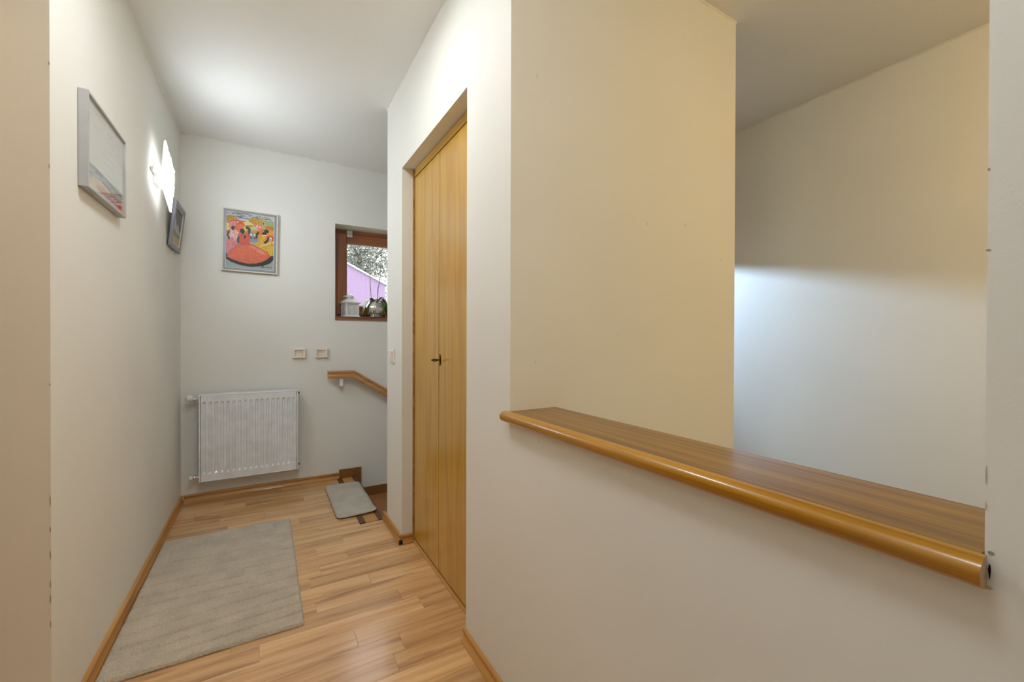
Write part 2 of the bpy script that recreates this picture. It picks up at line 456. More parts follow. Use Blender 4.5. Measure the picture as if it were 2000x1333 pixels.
# key and its plate
kp = MB(); zc, yc = 1.047, 1.921
ring_ = []
outl = [(0, .028), (.003, .020), (.0065, .012), (.008, 0), (.0065, -.012), (.003, -.020), (0, -.028), (-.003, -.020), (-.0065, -.012), (-.008, 0), (-.0065, .012), (-.003, .020)]
kp.rings([[(XD + .003, yc + a, zc + b_) for a, b_ in outl], [(XD - .001, yc + a * .8, zc + b_ * .95) for a, b_ in outl]])
plate = kp.build('key_plate', M['bronze'], door)
ky = MB(); ky.tube([(XD, yc, zc), (XD - .016, yc, zc - .0005)], .0026, 8)
ky.lathe([(.0045, 0), (.0045, .004)], (XD - .010, yc, zc), (-1, 0, 0), 10)
# flat bow of the key: an oval ring seen almost edge-on
bow = []
for i in range(16):
    a = 2 * PI * i / 16
    bow.append([(XD - .027 + .012 * math.cos(a) + dx * math.cos(a), yc + dy, zc + .004 * math.sin(a) + dx * math.sin(a)) for dx, dy in ((-.0022, -.009), (.0022, -.009), (.0022, .009), (-.0022, .009))])
ky.rings(bow, closed=True)
ky.build('key', M['bronze'], plate)

d2 = bpy.data.objects.new('door_2', None); COL.objects.link(d2); d2.location = (XQ, (YQ + YL) / 2, 0)
structure(d2, 'closed honey veneer door in the left doorway beside the camera')
box('door_leaf', XQ - .04, XQ, YQ + .05, YL - .05, .01, 2.155, M['door'], d2, bevel=.002)
fr = MB(); fr.box(XQ - .06, XQ + .012, YQ, YQ + .05, .0, 2.20).box(XQ - .06, XQ + .012, YL - .05, YL, 0, 2.20)
fr.build('frame_post', M['door'], d2); box('frame_head', XQ - .06, XQ + .012, YQ + .05, YL - .05, 2.155, 2.20, M['doorY'], d2)
hd = MB().lathe([(.018, 0), (.018, .006)], (XQ, YQ + .11, 1.02), (1, 0, 0), 16).tube([(XQ + .004, YQ + .11, 1.02), (XQ + .045, YQ + .11, 1.02), (XQ + .05, YQ + .13, 1.02), (XQ + .05, YQ + .22, 1.02)], .009, 10)
hd.build('handle', M['chrome'], d2, smooth=True)

# ------------------------------------------------------------------ wooden ledge on the half wall
lg = thing('ledge_board', (XR, YP, .893), 'long honey oak board with rounded nosing capping the half wall', 'ledge')
Lp = [(XI, .8935), (XI, .925), (XR + .004, .925)]
nose = [(XR - .032 + .014 * (1 - math.cos(a)) , .9095 + .0160 * math.sin(a)) for a in [PI / 2 * (1 - i / 4) for i in range(9)]]
lp2 = [(XI + .002, .8935), (XI + .002, .924), (XR - .006, .924)]
MB().rings([[(x, yy, z) for x, z in lp2 + [(XR - .006, .8935)]] for yy in (YP + .0015, YJ - .0008)]).build('board', M['ledge'], lg, bevel=.0008)
cx, cz, ra, rb = XR - .012, .9085, .019, .0165
arc = [(cx - ra * math.cos(a) , cz + rb * math.sin(a)) for a in [PI / 2 - PI * i / 12 for i in range(13)]]
nosep = [(XR - .0065, .925)] + arc + [(XR - .0065, .892)]
nb = MB().rings([[(x, yy, z) for x, z in nosep] for yy in (YP - .003, YJ + .012)])
M['nosing'] = wood('ledge_nosing_oak', s2l((156, 102, 10)), s2l((184, 128, 20)), s2l((200, 146, 34)), 'Y', 150, .28, .4, contrast=1.3, coat_rough=.12)
autosmooth(nb.build('nosing', M['nosing'], lg), 50)
# worn plaster chips at the right-hand end of the ledge and along the pillar edge
def chip(pts, nm='plaster_chip', mat='dark', par=None):
    return
wall_right = bpy.data.objects['wall_right']
def blob(parent, origin, ua, va, nrm, ru, rv, mat, nm='plaster_chip', seed=0):
    r_ = random.Random(seed); n = 9
    o, ua, va, nrm = Vector(origin), Vector(ua), Vector(va), Vector(nrm)
    pts = [o + ua * ru * math.cos(2 * PI * i / n) * r_.uniform(.55, 1.15) + va * rv * math.sin(2 * PI * i / n) * r_.uniform(.55, 1.15) for i in range(n)]
    MB().rings([pts, [p + nrm * .0006 for p in pts]]).build(nm, mat, parent)
M['chip'] = plain('exposed_plaster', s2l((170, 158, 134)), .9)
M['chip2'] = plain('exposed_filler', s2l((196, 188, 168)), .9)
for i, (z, ru, rv, mt) in enumerate([(1.008, .0006, .012, 'chip2'), (.975, .0006, .005, 'chip2'), (1.33, .0010, .0015, 'chip'), (1.245, .0022, .0012, 'chip')]):
    blob(wall_right, (XR, YP - .0006, z), (0, 1, 0), (0, 0, 1), (-1, 0, 0), ru, rv, M[mt], seed=i)
blob(wall_right, (XR, YP - .0045, .926), (0, 1, 0), (0, 0, 1), (-1, 0, 0), .0035, .0025, M['chip'], seed=21)
blob(wall_right, (XR, YP - .0036, .908), (0, 1, 0), (0, 0, 1), (-1, 0, 0), .0009, .009, M['bronze'], seed=22)  # dark sliver put in for the shade of the ledge-end gap
blob(wall_right, (XR, YP - .002, .889), (0, 1, 0), (0, 0, 1), (-1, 0, 0), .006, .003, M['chip2'], seed=23)
blob(wall_right, (XR, .325, .578), (0, .7, -.7), (0, .7, .7), (-1, 0, 0), .005, .002, M['chip'], seed=24)
wall_left = bpy.data.objects['wall_left']
for i, (z, rv) in enumerate([(.70, .02), (.62, .012), (.55, .016), (.47, .012), (.43, .018), (.36, .014), (1.9, .006), (1.62, .008), (1.02, .006)]):
    blob(wall_left, (XL - .0012, YL, z), (1, 0, 0), (0, 0, 1), (0, -1, 0), .0014, rv, M['chip'], seed=40 + i)

# ------------------------------------------------------------------ window
win = bpy.data.objects.new('window_1', None); COL.objects.link(win); win.location = (.9, YB + .17, WZ0)
structure(win, 'small dark wood window in the end wall')
FY0, FY1 = YB + .168, YB + .235
f = MB()
f.box(WX0, WX0 + .045, FY0 + .012, FY1, WZ0 + .028, WZ1); f.box(WX1 - .045, WX1, FY0 + .012, FY1, WZ0 + .028, WZ1)
f.build('frame_post', M['winwood'], win, bevel=.003)
f = MB(); f.box(WX0 + .045, WX1 - .045, FY0 + .012, FY1, WZ1 - .045, WZ1); f.box(WX0 + .045, WX1 - .045, FY0 + .012, FY1, WZ0 + .028, WZ0 + .062)
f.build('frame_rail', M['winwoodX'], win, bevel=.003)
XM = (WX0 + WX1) / 2
box('mullion', XM - .03, XM + .03, FY0 + .012, FY1, WZ0 + .062, WZ1 - .045, M['winwood'], win, bevel=.003)
for (a, b_) in ((WX0 + .038, XM - .022), (XM + .022, WX1 - .038)):
    z0, z1 = WZ0 + .052, WZ1 - .036
    st = .080
    sash = MB().box(a, a + st, FY0 - .006, FY0 + .055, z0, z1).box(b_ - st, b_, FY0 - .006, FY0 + .055, z0, z1).build('sash', M['winwood'], win, bevel=.006)
    MB().box(a + st, b_ - st, FY0 - .006, FY0 + .055, z1 - st, z1).box(a + st, b_ - st, FY0 - .006, FY0 + .055, z0, z0 + st).build('sash_rail', M['winwoodX'], sash, bevel=.006)
    MB().box(a + st - .006, b_ - st + .006, FY0 + .022, FY0 + .028, z0 + st - .006, z1 - st + .006).build('pane', M['pane'], sash)
    g = MB()
    for z in (z0 + st, z1 - st - .006): g.box(a + st, b_ - st, FY0 + .010, FY0 + .020, z, z + .006)
    g.build('glazing_bead', M['bead'], sash)
hg = MB().box(.603, .650, FY0 - .010, FY0 + .013, WZ1 - .062, WZ1 - .004).build('hinge_cover', M['white'], win, bevel=.004)
MB().box(.600, .653, FY0 - .012, FY0 - .009, WZ1 - .036, WZ1 - .032).build('hinge_seam', M['chip'], hg)
MB().box(WX0 - .001, WX1 + .001, YB - .012, FY0 + .012, WZ0, WZ0 + .028).build('window_sill', M['winwoodX'], win, bevel=.003)

# ------------------------------------------------------------------ lantern on the sill
SZ = WZ0 + .028
lx, ly = .620, YB + .100
lt = thing('lantern', (lx, ly, SZ), 'small white metal candle lantern with domed top standing on the window sill', 'lantern')
rot = math.radians(14)
def rp(x, y, z): return (lx + x * math.cos(rot) - y * math.sin(rot), ly + x * math.sin(rot) + y * math.cos(rot), SZ + z)
def rbox(mb, x0, x1, y0, y1, z0, z1, t0=1.0):
    return mb.add([rp(*p) for p in [(x0, y0, z0), (x1, y0, z0), (x1, y1, z0), (x0, y1, z0), (x0 * t0, y0 * t0, z1), (x1 * t0, y0 * t0, z1), (x1 * t0, y1 * t0, z1), (x0 * t0, y1 * t0, z1)]],
                  [(0, 3, 2, 1), (4, 5, 6, 7), (0, 1, 5, 4), (1, 2, 6, 5), (2, 3, 7, 6), (3, 0, 4, 7)])
b = MB(); rbox(b, -.062, .062, -.062, .062, 0, .008); rbox(b, -.062, .062, -.062, .062, .008, .016, .88)
b.build('base', M['lantern'], lt)
for sx in (-1, 1):
    for sy in (-1, 1):
        b = MB(); rbox(b, sx * .049 - .006, sx * .049 + .006, sy * .049 - .006, sy * .049 + .006, .016, .112); b.build('post', M['lantern'], lt)
for ang in range(4):
    b = MB(); c_, s_ = math.cos(ang * PI / 2), math.sin(ang * PI / 2)
    def qb(x0, x1, y0, y1, z0, z1):
        n0 = []
        for (x, y, z) in [(x0, y0, z0), (x1, y0, z0), (x1, y1, z0), (x0, y1, z0), (x0, y0, z1), (x1, y0, z1), (x1, y1, z1), (x0, y1, z1)]:
            n0.append(rp(x * c_ - y * s_, x * s_ + y * c_, z))
        b.add(n0, [(0, 3, 2, 1), (4, 5, 6, 7), (0, 1, 5, 4), (1, 2, 6, 5), (2, 3, 7, 6), (3, 0, 4, 7)])
    qb(-.0035, .0035, -.052, -.047, .020, .108); qb(-.043, .043, -.052, -.047, .100, .112); qb(-.043, .043, -.052, -.047, .016, .024)
    fbar = b.build('window_bar', M['lantern'], lt)
    b = MB(); qb(-.043, .043, -.049, -.048, .016, .112); b.build('glass_pane', M['frost'], lt)
b = MB(); rbox(b, -.060, .060, -.060, .060, .112, .120); rbox(b, -.066, .066, -.066, .066, .120, .126); rbox(b, -.064, .064, -.064, .064, .126, .158, .40)
b.build('roof', M['lantern'], lt)
b = MB(); b.lathe([(.025, .156), (.029, .168), (.034, .172), (.034, .180), (.026, .190), (.012, .197), (.003, .199)], (lx, ly, SZ), seg=18)
ch = autosmooth(b.build('chimney', M['lantern'], lt), 50)
for k_ in range(6):
    a = 2 * PI * k_ / 6 - 1.25
    MB().lathe([(.0028, 0), (.0028, .003)], (lx + .027 * math.cos(a), ly + .027 * math.sin(a), SZ + .1635), (math.cos(a), math.sin(a), 0), 8).build('vent_hole', M['dark'], ch)
b = MB(); b.tube([(lx - .030 - .020 * math.sin(PI * i / 12), ly - .02 + .04 * i / 12, SZ + .176 + .004 * math.sin(PI * i / 6)) for i in range(13)], .0022, 6)
b.build('handle', M['lantern'], lt)

# ------------------------------------------------------------------ orchid in a chrome pot
px_, py_ = .832, YB + .092
orc = thing('potted_orchid', (px_, py_, SZ), 'bare-stemmed orchid with drooping leaves in a round chrome pot on the sill', 'plant')
prof = [(.001, .006), (.046, .006), (.056, .014), (.072, .04), (.082, .07), (.082, .092), (.074, .114), (.060, .128), (.062, .134), (.056, .134), (.054, .120), (.001, .116)]
b = MB(); seg = 40
b.rings([[(px_ + r_ * (1 + .02 * math.cos(10 * 2 * PI * k / seg) * (1 if r_ > .05 else 0)) * math.cos(2 * PI * k / seg), py_ + r_ * (1 + .02 * math.cos(10 * 2 * PI * k / seg) * (1 if r_ > .05 else 0)) * math.sin(2 * PI * k / seg), SZ + h_) for k in range(seg)] for r_, h_ in prof])
pot = b.build('pot', M['chrome'], orc, smooth=True)
MB().lathe([(.001, 0), (.060, 0), (.078, .006), (.080, .010), (.060, .006), (.001, .005)], (px_, py_, SZ), seg=28).build('saucer', M['chrome'], orc, smooth=True)
MB().lathe([(.055, .118), (.001, .124)], (px_, py_, SZ), seg=16).build('soil', M['bark'], orc)
def leaf(pts, wid, mat, thick=.002):
    """strap leaf along pts with a keeled cross-section"""
    P_ = [Vector(p) for p in pts]; n = len(P_); rs = []
    for i, p in enumerate(P_):
        d = (P_[min(i + 1, n - 1)] - P_[max(i - 1, 0)]).normalized()
        side = d.cross(Vector((0, 0, 1)));
        side = side.normalized() if side.length > 1e-3 else Vector((0, 1, 0))
        nr = side.cross(d).normalized(); t_ = i / (n - 1)
        w_ = wid * (.45 + .75 * math.sin(PI * min(1, t_ * .8 + .15))) * (1 if t_ < .85 else max(.15, (1 - t_) / .15))
        rs.append([p - side * w_ + nr * .006, p - nr * .003, p + side * w_ + nr * .006, p + nr * (-.003 + thick)])
    o = MB().rings(rs).build('leaf', mat, orc, smooth=True); return o
def arcpts(a, reach, rise, drop, n=9, r0=.008):
    c_, s_ = math.cos(a), math.sin(a)
    return [(px_ + c_ * (r0 + reach * math.sin(t_ * 1.25) / math.sin(1.25)), py_ + s_ * (r0 + reach * math.sin(t_ * 1.25) / math.sin(1.25)), SZ + .125 + rise * math.sin(PI * min(1, t_ * 1.35)) - drop * t_ ** 2.2) for t_ in [i / (n - 1) for i in range(n)]]
leaf(arcpts(math.radians(190), .112, .050, .11), .030, M['leaf'])
leaf(arcpts(math.radians(250), .082, .030, .12), .012, M['leaf'])
leaf(arcpts(math.radians(318), .090, .035, .165), .014, M['leafy'])
leaf(arcpts(math.radians(-20), .115, .062, .12), .036, M['leaf'])
leaf(arcpts(math.radians(20), .125, .050, .13), .026, M['leaf'])
leaf(arcpts(math.radians(100), .080, .050, .05), .022, M['leaf'])
MB().tube([(px_ - .030, py_, SZ + .12), (px_ - .044, py_, SZ + .22), (px_ - .048, py_, SZ + .30), (px_ - .050, py_, SZ + .40)], [.0028, .0026, .0024, .0022], 7).build('stem', M['stem'], orc)
s2 = MB().tube([(px_ + .012, py_, SZ + .12), (px_ + .016, py_, SZ + .20), (px_ + .018, py_, SZ + .262), (px_ + .027, py_, SZ + .29), (px_ + .038, py_, SZ + .40), (px_ + .049, py_, SZ + .555)], [.0032, .003, .0036, .0028, .0024, .0018], 7).build('stem', M['stem'], orc)
for (sx, sz) in ((-.047, .245), (-.049, .31), (.018, .262), (.033, .345)):
    MB().lathe([(.0025, -.003), (.0042, 0), (.0025, .003)], (px_ + sx, py_, SZ + sz), seg=8).build('stem_node', M['stem'], orc)
MB().tube([(.70, YB + .05, SZ + .004), (.735, YB + .045, SZ + .005), (.76, YB + .05, SZ + .004), (.79, YB + .03, SZ + .004)], .003, 6)

# ------------------------------------------------------------------ radiator
RX0, RX1, RZ0, RZ1 = -.399, .216, .150, .757
RY0 = YB - .102; RY1 = YB - .030
rad = thing('radiator', ((RX0 + RX1) / 2, YB - .06, RZ0), 'white ribbed panel radiator on the end wall', 'radiator')
NR = 17
def flute_front():
    n_u = NR * 6; xs = []; prof = []
    x0, x1 = RX0 + .0135, RX1 - .0135; pitch = (x1 - x0) / NR
    for i in range(NR):
        for (fr_, d) in ((0, 0), (.22, 0), (.38, 1), (.62, 1), (.78, 0)):
            xs.append(x0 + (i + fr_) * pitch); prof.append(d)
    xs.append(x1); prof.append(0)
    zs = [(RZ0 + .008, 0), (RZ0 + .052, 0), (RZ0 + .064, 1), (RZ1 - .064, 1), (RZ1 - .052, 0), (RZ1 - .012, 0)]
    V, Fc = [], []
    for z, dz in zs:
        for x, d in zip(xs, prof): V.append((x, RY0 + -.0 + .0115 * d * dz, z))
    n = len(xs)
    for j in range(len(zs) - 1):
        for i in range(n - 1): Fc.append((j * n + i, j * n + i + 1, (j + 1) * n + i + 1, (j + 1) * n + i))
    return MB().add(V, Fc)
fp = flute_front(); fo = fp.build('front_panel', M['radiator'], rad)
for p in fo.data.polygons: p.use_smooth = False
bd = MB()
bd.box(RX0, RX1, RY0 + .016, RY1, RZ0 + .02, RZ1 - .03)
bd.build('core', M['radiator'], rad)
cs = MB()
cs.extrude([(0, 0), (.010, 0), (.010, .004), (.004, .010), (0, .010)], (RX0 + .0135, RY0 - .0015, RZ1 - .012), (RX1 - .0135, RY0 - .0015, RZ1 - .012), (0, 1, 0))
MB().box(RX0 + .0135, RX1 - .0135, RY0 - .001, RY0 + .004, RZ0, RZ0 + .008).build('panel_edge', M['radiator'], rad, bevel=.002)
cs.build('panel_edge', M['radiator'], rad, bevel=.002)
for x in (RX0, RX1):
    sgn = 1 if x == RX0 else -1
    MB().box(min(x, x + sgn * .010), max(x, x + sgn * .010), RY0 - .001, RY1 + .004, RZ0, RZ1).build('side_panel', M['radiator'], rad, bevel=.004)
gr = MB()
gr.box(RX0 + .010, RX1 - .010, RY0 + .008, RY0 + .016, RZ1 - .008, RZ1 - .001); gr.box(RX0 + .010, RX1 - .010, RY1 - .008, RY1 + .002, RZ1 - .008, RZ1 - .001)
gr.box(RX0 + .010, RX1 - .010, (RY0 + RY1) / 2 - .003, (RY0 + RY1) / 2 + .003, RZ1 - .008, RZ1 - .001)
ns = 56
for i in range(ns):
    x = RX0 + .012 + (RX1 - RX0 - .024) * (i + .5) / ns
    gr.box(x - .0026, x + .0026, RY0 + .016, RY1 - .008, RZ1 - .006, RZ1 - .0015)
tag(gr.build('top_grille', M['radiator'], rad), kind='stuff')
MB().box(RX0 + .010, RX1 - .010, RY0 + .014, RY1 - .004, RZ1 - .026, RZ1 - .022).build('grille_shadow_gap', M['dark'], rad)
# valves
def valve(z, big):
    yv = YB - .062
    v = MB(); v.tube([(RX0 + .002, yv, z), (RX0 - .022, yv, z)], .0085, 12); v.lathe([(.012, 0), (.012, .010)], (RX0 - .010, yv, z), (-1, 0, 0), 6)
    v.lathe([(.011, 0), (.013, .006), (.011, .016)], (RX0 - .020, yv, z), (-1, 0, 0), 12)
    v.tube([(RX0 - .028, yv, z), (RX0 - .028, yv + .02, z - .006), (RX0 - .028, YB + .002, z - .006)], .008, 10)
    vb = autosmooth(v.build('valve_body', M['chrome'], rad), 45)
    h_ = MB()
    if big: h_.lathe([(.010, 0), (.019, .004), (.0225, .014), (.0235, .024), (.020, .036), (.012, .044), (.002, .046)], (RX0 - .032, yv - .006, z + .004), (-1, -.35, .12), 20)
    else: h_.lathe([(.009, 0), (.0135, .003), (.0145, .018), (.012, .025), (.002, .027)], (RX0 - .034, yv - .004, z), (-1, -.2, 0), 16)
    autosmooth(h_.build('valve_cap', M['white'], vb), 45)
valve(RZ1 - .034, True); valve(RZ0 + .028, False)
for z in (RZ1 - .028, RZ0 + .03): MB().lathe([(.009, 0), (.009, .008), (.006, .010)], (RX1, YB - .055, z), (1, 0, 0), 10).build('blanking_plug', M['bronze'], rad)
for x in (RX0 + .12, RX1 - .12): MB().box(x - .015, x + .015, RY1, YB, RZ0 + .05, RZ1 - .05).build('wall_bracket', M['radiator'], rad)

# ------------------------------------------------------------------ two cream wall sockets, switch
def socket(xc, zc, label):
    s = thing('wall_socket', (xc, YB, zc), label, 'socket', 'cream sockets above the radiator')
    w2, h2 = .046, .038
    b = MB(); b.rings([[(xc + sx * w2 * q, YB - d, zc + sz * h2 * q) for sx, sz in ((-1, -1), (1, -1), (1, 1), (-1, 1))] for q, d in ((1, 0), (1, .016), (.93, .024))], cap=True)
    b.f.pop()      # open front, closed by the collar below
    i0 = len(b.v)
    b.add([(xc + sx * w2 * .93, YB - .024, zc + sz * h2 * .93) for sx, sz in ((-1, -1), (1, -1), (1, 1), (-1, 1))] + [(xc + sx * .031, YB - .024, zc + sz * .024) for sx, sz in ((-1, -1), (1, -1), (1, 1), (-1, 1))] + [(xc + sx * .029, YB - .015, zc + sz * .022) for sx, sz in ((-1, -1), (1, -1), (1, 1), (-1, 1))],
          [(0, 1, 5, 4), (1, 2, 6, 5), (2, 3, 7, 6), (3, 0, 4, 7), (4, 5, 9, 8), (5, 6, 10, 9), (6, 7, 11, 10), (7, 4, 8, 11)])
    b.build('housing', M['cream_plastic'], s, bevel=.002)
    b = MB(); b.rings([[(xc + sx * .0295, YB - d, zc + sz * .0225 * 1) for sx, sz in ((-1, -1), (1, -1), (1, 1), (-1, 1))] for d in (.012, .0155)])
    ins = b.build('inset', M['cream_inset'], s)
    b = MB(); b.rings([[(xc + x, YB - d, zc + z) for x, z in ((-.022, -.018), (.022, -.018), (.016, -.004), (-.016, -.004))] for d in (.0155, .0175)]); b.build('flap', M['cream_plastic'], ins)
    MB().lathe([(.0022, 0), (.0022, .001)], (xc, YB - .0175, zc - .011), (0, -1, 0), 8).build('screw', M['chip'], ins)
socket(.2255, 1.032, 'cream wall socket nearer the radiator, left of the pair')
socket(.3860, 1.032, 'cream wall socket nearer the window, above the handrail start, right of the pair')
sy, szc = 2.530, 1.047
sw = thing('light_switch', (XR, sy, szc), 'small white rocker switch on the pillar beside the door', 'switch')
MB().box(XR - .009, XR, sy - .042, sy + .042, szc - .042, szc + .042).build('plate', M['white'], sw, bevel=.003)
MB().extrude([(0, -.03), (.003, -.03), (.011, .028), (.0, .03)][::1], (XR - .009, sy - .03, szc), (XR - .009, sy + .03, szc), (-1, 0, 0)).build('rocker', M['cream_plastic'], sw)

# ------------------------------------------------------------------ handrail
hr = thing('handrail', (.426, YB, .83), 'wooden stair handrail with moulded groove fixed to the end wall', 'handrail')
prof = [(.042, -.029), (.086, -.029), (.090, -.025), (.090, -.010), (.085, -.004), (.0835, .004), (.085, .009), (.090, .012), (.090, .024), (.086, .028), (.042, .028)]
path = [(.426, .8605), (.618, .8605), (1.75, .8605 - 1.132 * .632)]
rs = []
for i, (x, z) in enumerate(path):
    def dirv(a, b_): v_ = Vector((b_[0] - a[0], b_[1] - a[1])); return v_.normalized()
    d0 = dirv(path[max(i - 1, 0)], path[max(i, 1)]); d1 = dirv(path[min(i, len(path) - 2)], path[min(i + 1, len(path) - 1)])
    n0 = Vector((-d0.y, d0.x)); n1 = Vector((-d1.y, d1.x)); nn = (n0 + n1).normalized(); nn = nn / nn.dot(n0)
    rs.append([(x + nn.x * b_, YB - a, z + nn.y * b_) for a, b_ in prof])
autosmooth(MB().rings(rs).build('rail', M['rail'], hr), 30)
for (bx_, bz) in ((.528, .8315), (1.45, .8605 - .832 * .632 - .034)):
    b = MB(); b.box(bx_ - .013, bx_ + .013, YB - .072, YB - .058, bz - .062, bz); b.box(bx_ - .013, bx_ + .013, YB - .072, YB, bz - .070, bz - .058)
    b.build('bracket', M['white'], hr, bevel=.002)

# ------------------------------------------------------------------ pictures
def raster_init(wd, ht, col): return np.ones((ht, wd, 3)) * np.array(s2l(col))
def grid(img):
    ht, wd = img.shape[:2]; U, V = np.meshgrid((np.arange(wd) + .5) / wd, (np.arange(ht) + .5) / ht); return U, V
def poly(img, pts, col, spk=0.0, alt=None):
    U, V = grid(img); ins = np.zeros(U.shape, bool); n = len(pts)
    for i in range(n):
        (x0, y0), (x1, y1) = pts[i], pts[(i + 1) % n]
        if y0 == y1: continue
        c = ((y0 > V) != (y1 > V)) & (U < (x1 - x0) * (V - y0) / (y1 - y0) + x0); ins ^= c
    fillmask(img, ins, col, spk, alt)
def ell(img, cx, cy, rx, ry, col, spk=0.0, alt=None):
    U, V = grid(img); fillmask(img, ((U - cx) / rx) ** 2 + ((V - cy) / ry) ** 2 < 1, col, spk, alt)
def line(img, pts, wdt, col):
    U, V = grid(img)
    for (x0, y0), (x1, y1) in zip(pts, pts[1:]):
        dx, dy = x1 - x0, y1 - y0; L2 = dx * dx + dy * dy + 1e-9
        t_ = np.clip(((U - x0) * dx + (V - y0) * dy) / L2, 0, 1)
        fillmask(img, (U - x0 - t_ * dx) ** 2 + (V - y0 - t_ * dy) ** 2 < wdt ** 2, col)
def fillmask(img, mk, col, spk=0.0, alt=None):
    base = np.array(s2l(col)); n = mk.sum()
    if not n: return
    c = np.tile(base, (n, 1))
    if alt is not None:
        a = rng.random((n, 1)) < spk; c = np.where(a, np.array(s2l(alt)), c)
    elif spk: c = c * (1 + spk * (rng.random((n, 1)) - .5) * 2)
    img[mk] = np.clip(c, 0, 1)
def print_mesh(name, img, corner, du, dv, parent, thick=None):
    """corner: top-left point; du, dv: full right / down vectors; one quad per painted dab"""
    ht, wd = img.shape[:2]; o0 = Vector(parent.location)
    c, du, dv = np.array(corner) - np.array(o0), np.array(du), np.array(dv)
    gu, gv = np.meshgrid(np.arange(wd + 1) / wd, np.arange(ht + 1) / ht)
    V = c + gu[..., None] * du + gv[..., None] * dv; V = V.reshape(-1, 3)
    i, j = np.meshgrid(np.arange(wd), np.arange(ht)); a = (j * (wd + 1) + i).reshape(-1)
    Fc = np.stack([a, a + wd + 1, a + wd + 2, a + 1], 1)
    me = bpy.data.meshes.new(name); me.from_pydata(V.tolist(), [], Fc.tolist())
    at = me.attributes.new('print', 'FLOAT_COLOR', 'CORNER')
    cc = np.concatenate([img.reshape(-1, 3), np.ones((ht * wd, 1))], 1)
    at.data.foreach_set('color', np.repeat(cc, 4, axis=0).astype(np.float32).ravel())
    me.materials.append(M['print']); o = bpy.data.objects.new(name, me); COL.objects.link(o); o.parent = parent; return o

def streaks(img, v0, v1, base, dark, n=26):
    poly(img, [(0, v0), (1, v0), (1, v1), (0, v1)], base, .06)
    r_ = random.Random(3)
    for _ in range(n):
        x = r_.uniform(-.1, .9); y = r_.uniform(v0, v1); L = r_.uniform(.12, .35)
        line(img, [(x, y), (x + L * .5, y + r_.uniform(-.012, .012)), (x + L, y + r_.uniform(-.02, .02))], r_.uniform(.003, .007), dark)

# --- dancers picture on the end wall
DK = (44, 42, 40)
im = raster_init(104, 128, (168, 172, 172))
fillmask(im, np.ones(im.shape[:2], bool), (160, 166, 166), .12)
streaks(im, 0, .26, (198, 198, 204), (112, 112, 118), 30)
ell(im, .09, .12, .12, .065, (196, 160, 62), .25, (120, 96, 40)); ell(im, .60, .12, .15, .065, (206, 160, 58), .2, (110, 84, 40))
ell(im, .93, .13, .13, .055, (150, 178, 112), .12)
poly(im, [(.0, .15), (.38, .13), (.7, .17), (1, .17), (1, .45), (0, .45)], (206, 132, 76), .25, (170, 96, 56))
poly(im, [(.10, .15), (.22, .12), (.35, .17), (.35, .24), (.10, .24)], (206, 84, 70), .12)
for q in ((.16, .17), (.23, .175), (.29, .19)): ell(im, q[0], q[1], .018, .016, (226, 200, 190))
poly(im, [(.34, .17), (.43, .12), (.58, .19), (.38, .21)], (226, 206, 124), .12)
poly(im, [(.55, .19), (.64, .15), (.74, .2), (.73, .27), (.58, .25)], (226, 128, 104), .1)
for q in (.62, .68): poly(im, [(q, .19), (q + .03, .19), (q + .03, .225), (q, .225)], (236, 196, 180))
poly(im, [(.735, .07), (.75, .02), (.80, .02), (.815, .07), (.815, .24), (.735, .24)], (186, 164, 118), .12); ell(im, .77, .14, .014, .014, DK)
poly(im, [(.46, .26), (.56, .2), (.68, .27), (.5, .3)], (166, 202, 136), .1)
poly(im, [(.50, .3), (.58, .27), (.66, .3), (.65, .33), (.5, .33)], (216, 140, 70), .1)
poly(im, [(.46, .33), (.64, .33), (.64, .50), (.46, .50)], (136, 142, 148), .1)
for q in (.51, .585): ell(im, q, .37, .02, .022, (236, 236, 230)); ell(im, q, .43, .015, .018, DK)
poly(im, [(.83, .2), (1, .19), (1, .25), (.83, .25)], (206, 126, 66), .3, (150, 86, 50))
# left dancer
ell(im, .02, .27, .06, .07, (222, 208, 110), .15)
ell(im, .15, .27, .10, .11, (226, 160, 150), .4, (206, 92, 86)); ell(im, .16, .43, .11, .12, (228, 196, 190), .35, (206, 120, 116))
poly(im, [(.0, .5), (.12, .46), (.27, .55), (.24, .66), (.1, .76), (0, .73)], (220, 150, 146), .4, (196, 92, 100))
ell(im, .135, .29, .036, .042, DK); line(im, [(.05, .36), (.03, .42), (.06, .48)], .02, (70, 74, 76)); line(im, [(.155, .32), (.165, .355)], .014, (190, 160, 60))
# right dancer
poly(im, [(.46, .57), (.66, .50), (1, .46), (1, .76), (.9, .80), (.72, .70)], (226, 186, 60), .35, (170, 130, 40))
poly(im, [(.66, .34), (.84, .22), (1, .26), (1, .48), (.68, .5)], (228, 176, 52), .3, (196, 120, 40))
poly(im, [(.62, .29), (.86, .25), (.86, .29), (.72, .36), (.64, .35)], (222, 116, 44), .1)
ell(im, .84, .275, .052, .036, DK); ell(im, .79, .325, .046, .032, DK); line(im, [(.75, .36), (.83, .35)], .009, (222, 222, 216))
ell(im, .93, .40, .09, .055, (216, 80, 52), .15); ell(im, .93, .415, .03, .04, (226, 220, 200)); ell(im, .93, .425, .012, .018, DK)
line(im, [(.66, .32), (.62, .37), (.635, .43)], .02, DK); line(im, [(.635, .43), (.655, .48)], .012, (150, 150, 150))
line(im, [(.885, .40), (.86, .45), (.81, .49)], .02, DK); line(im, [(.74, .56), (.9, .5), (1, .47)], .006, (240, 220, 170))
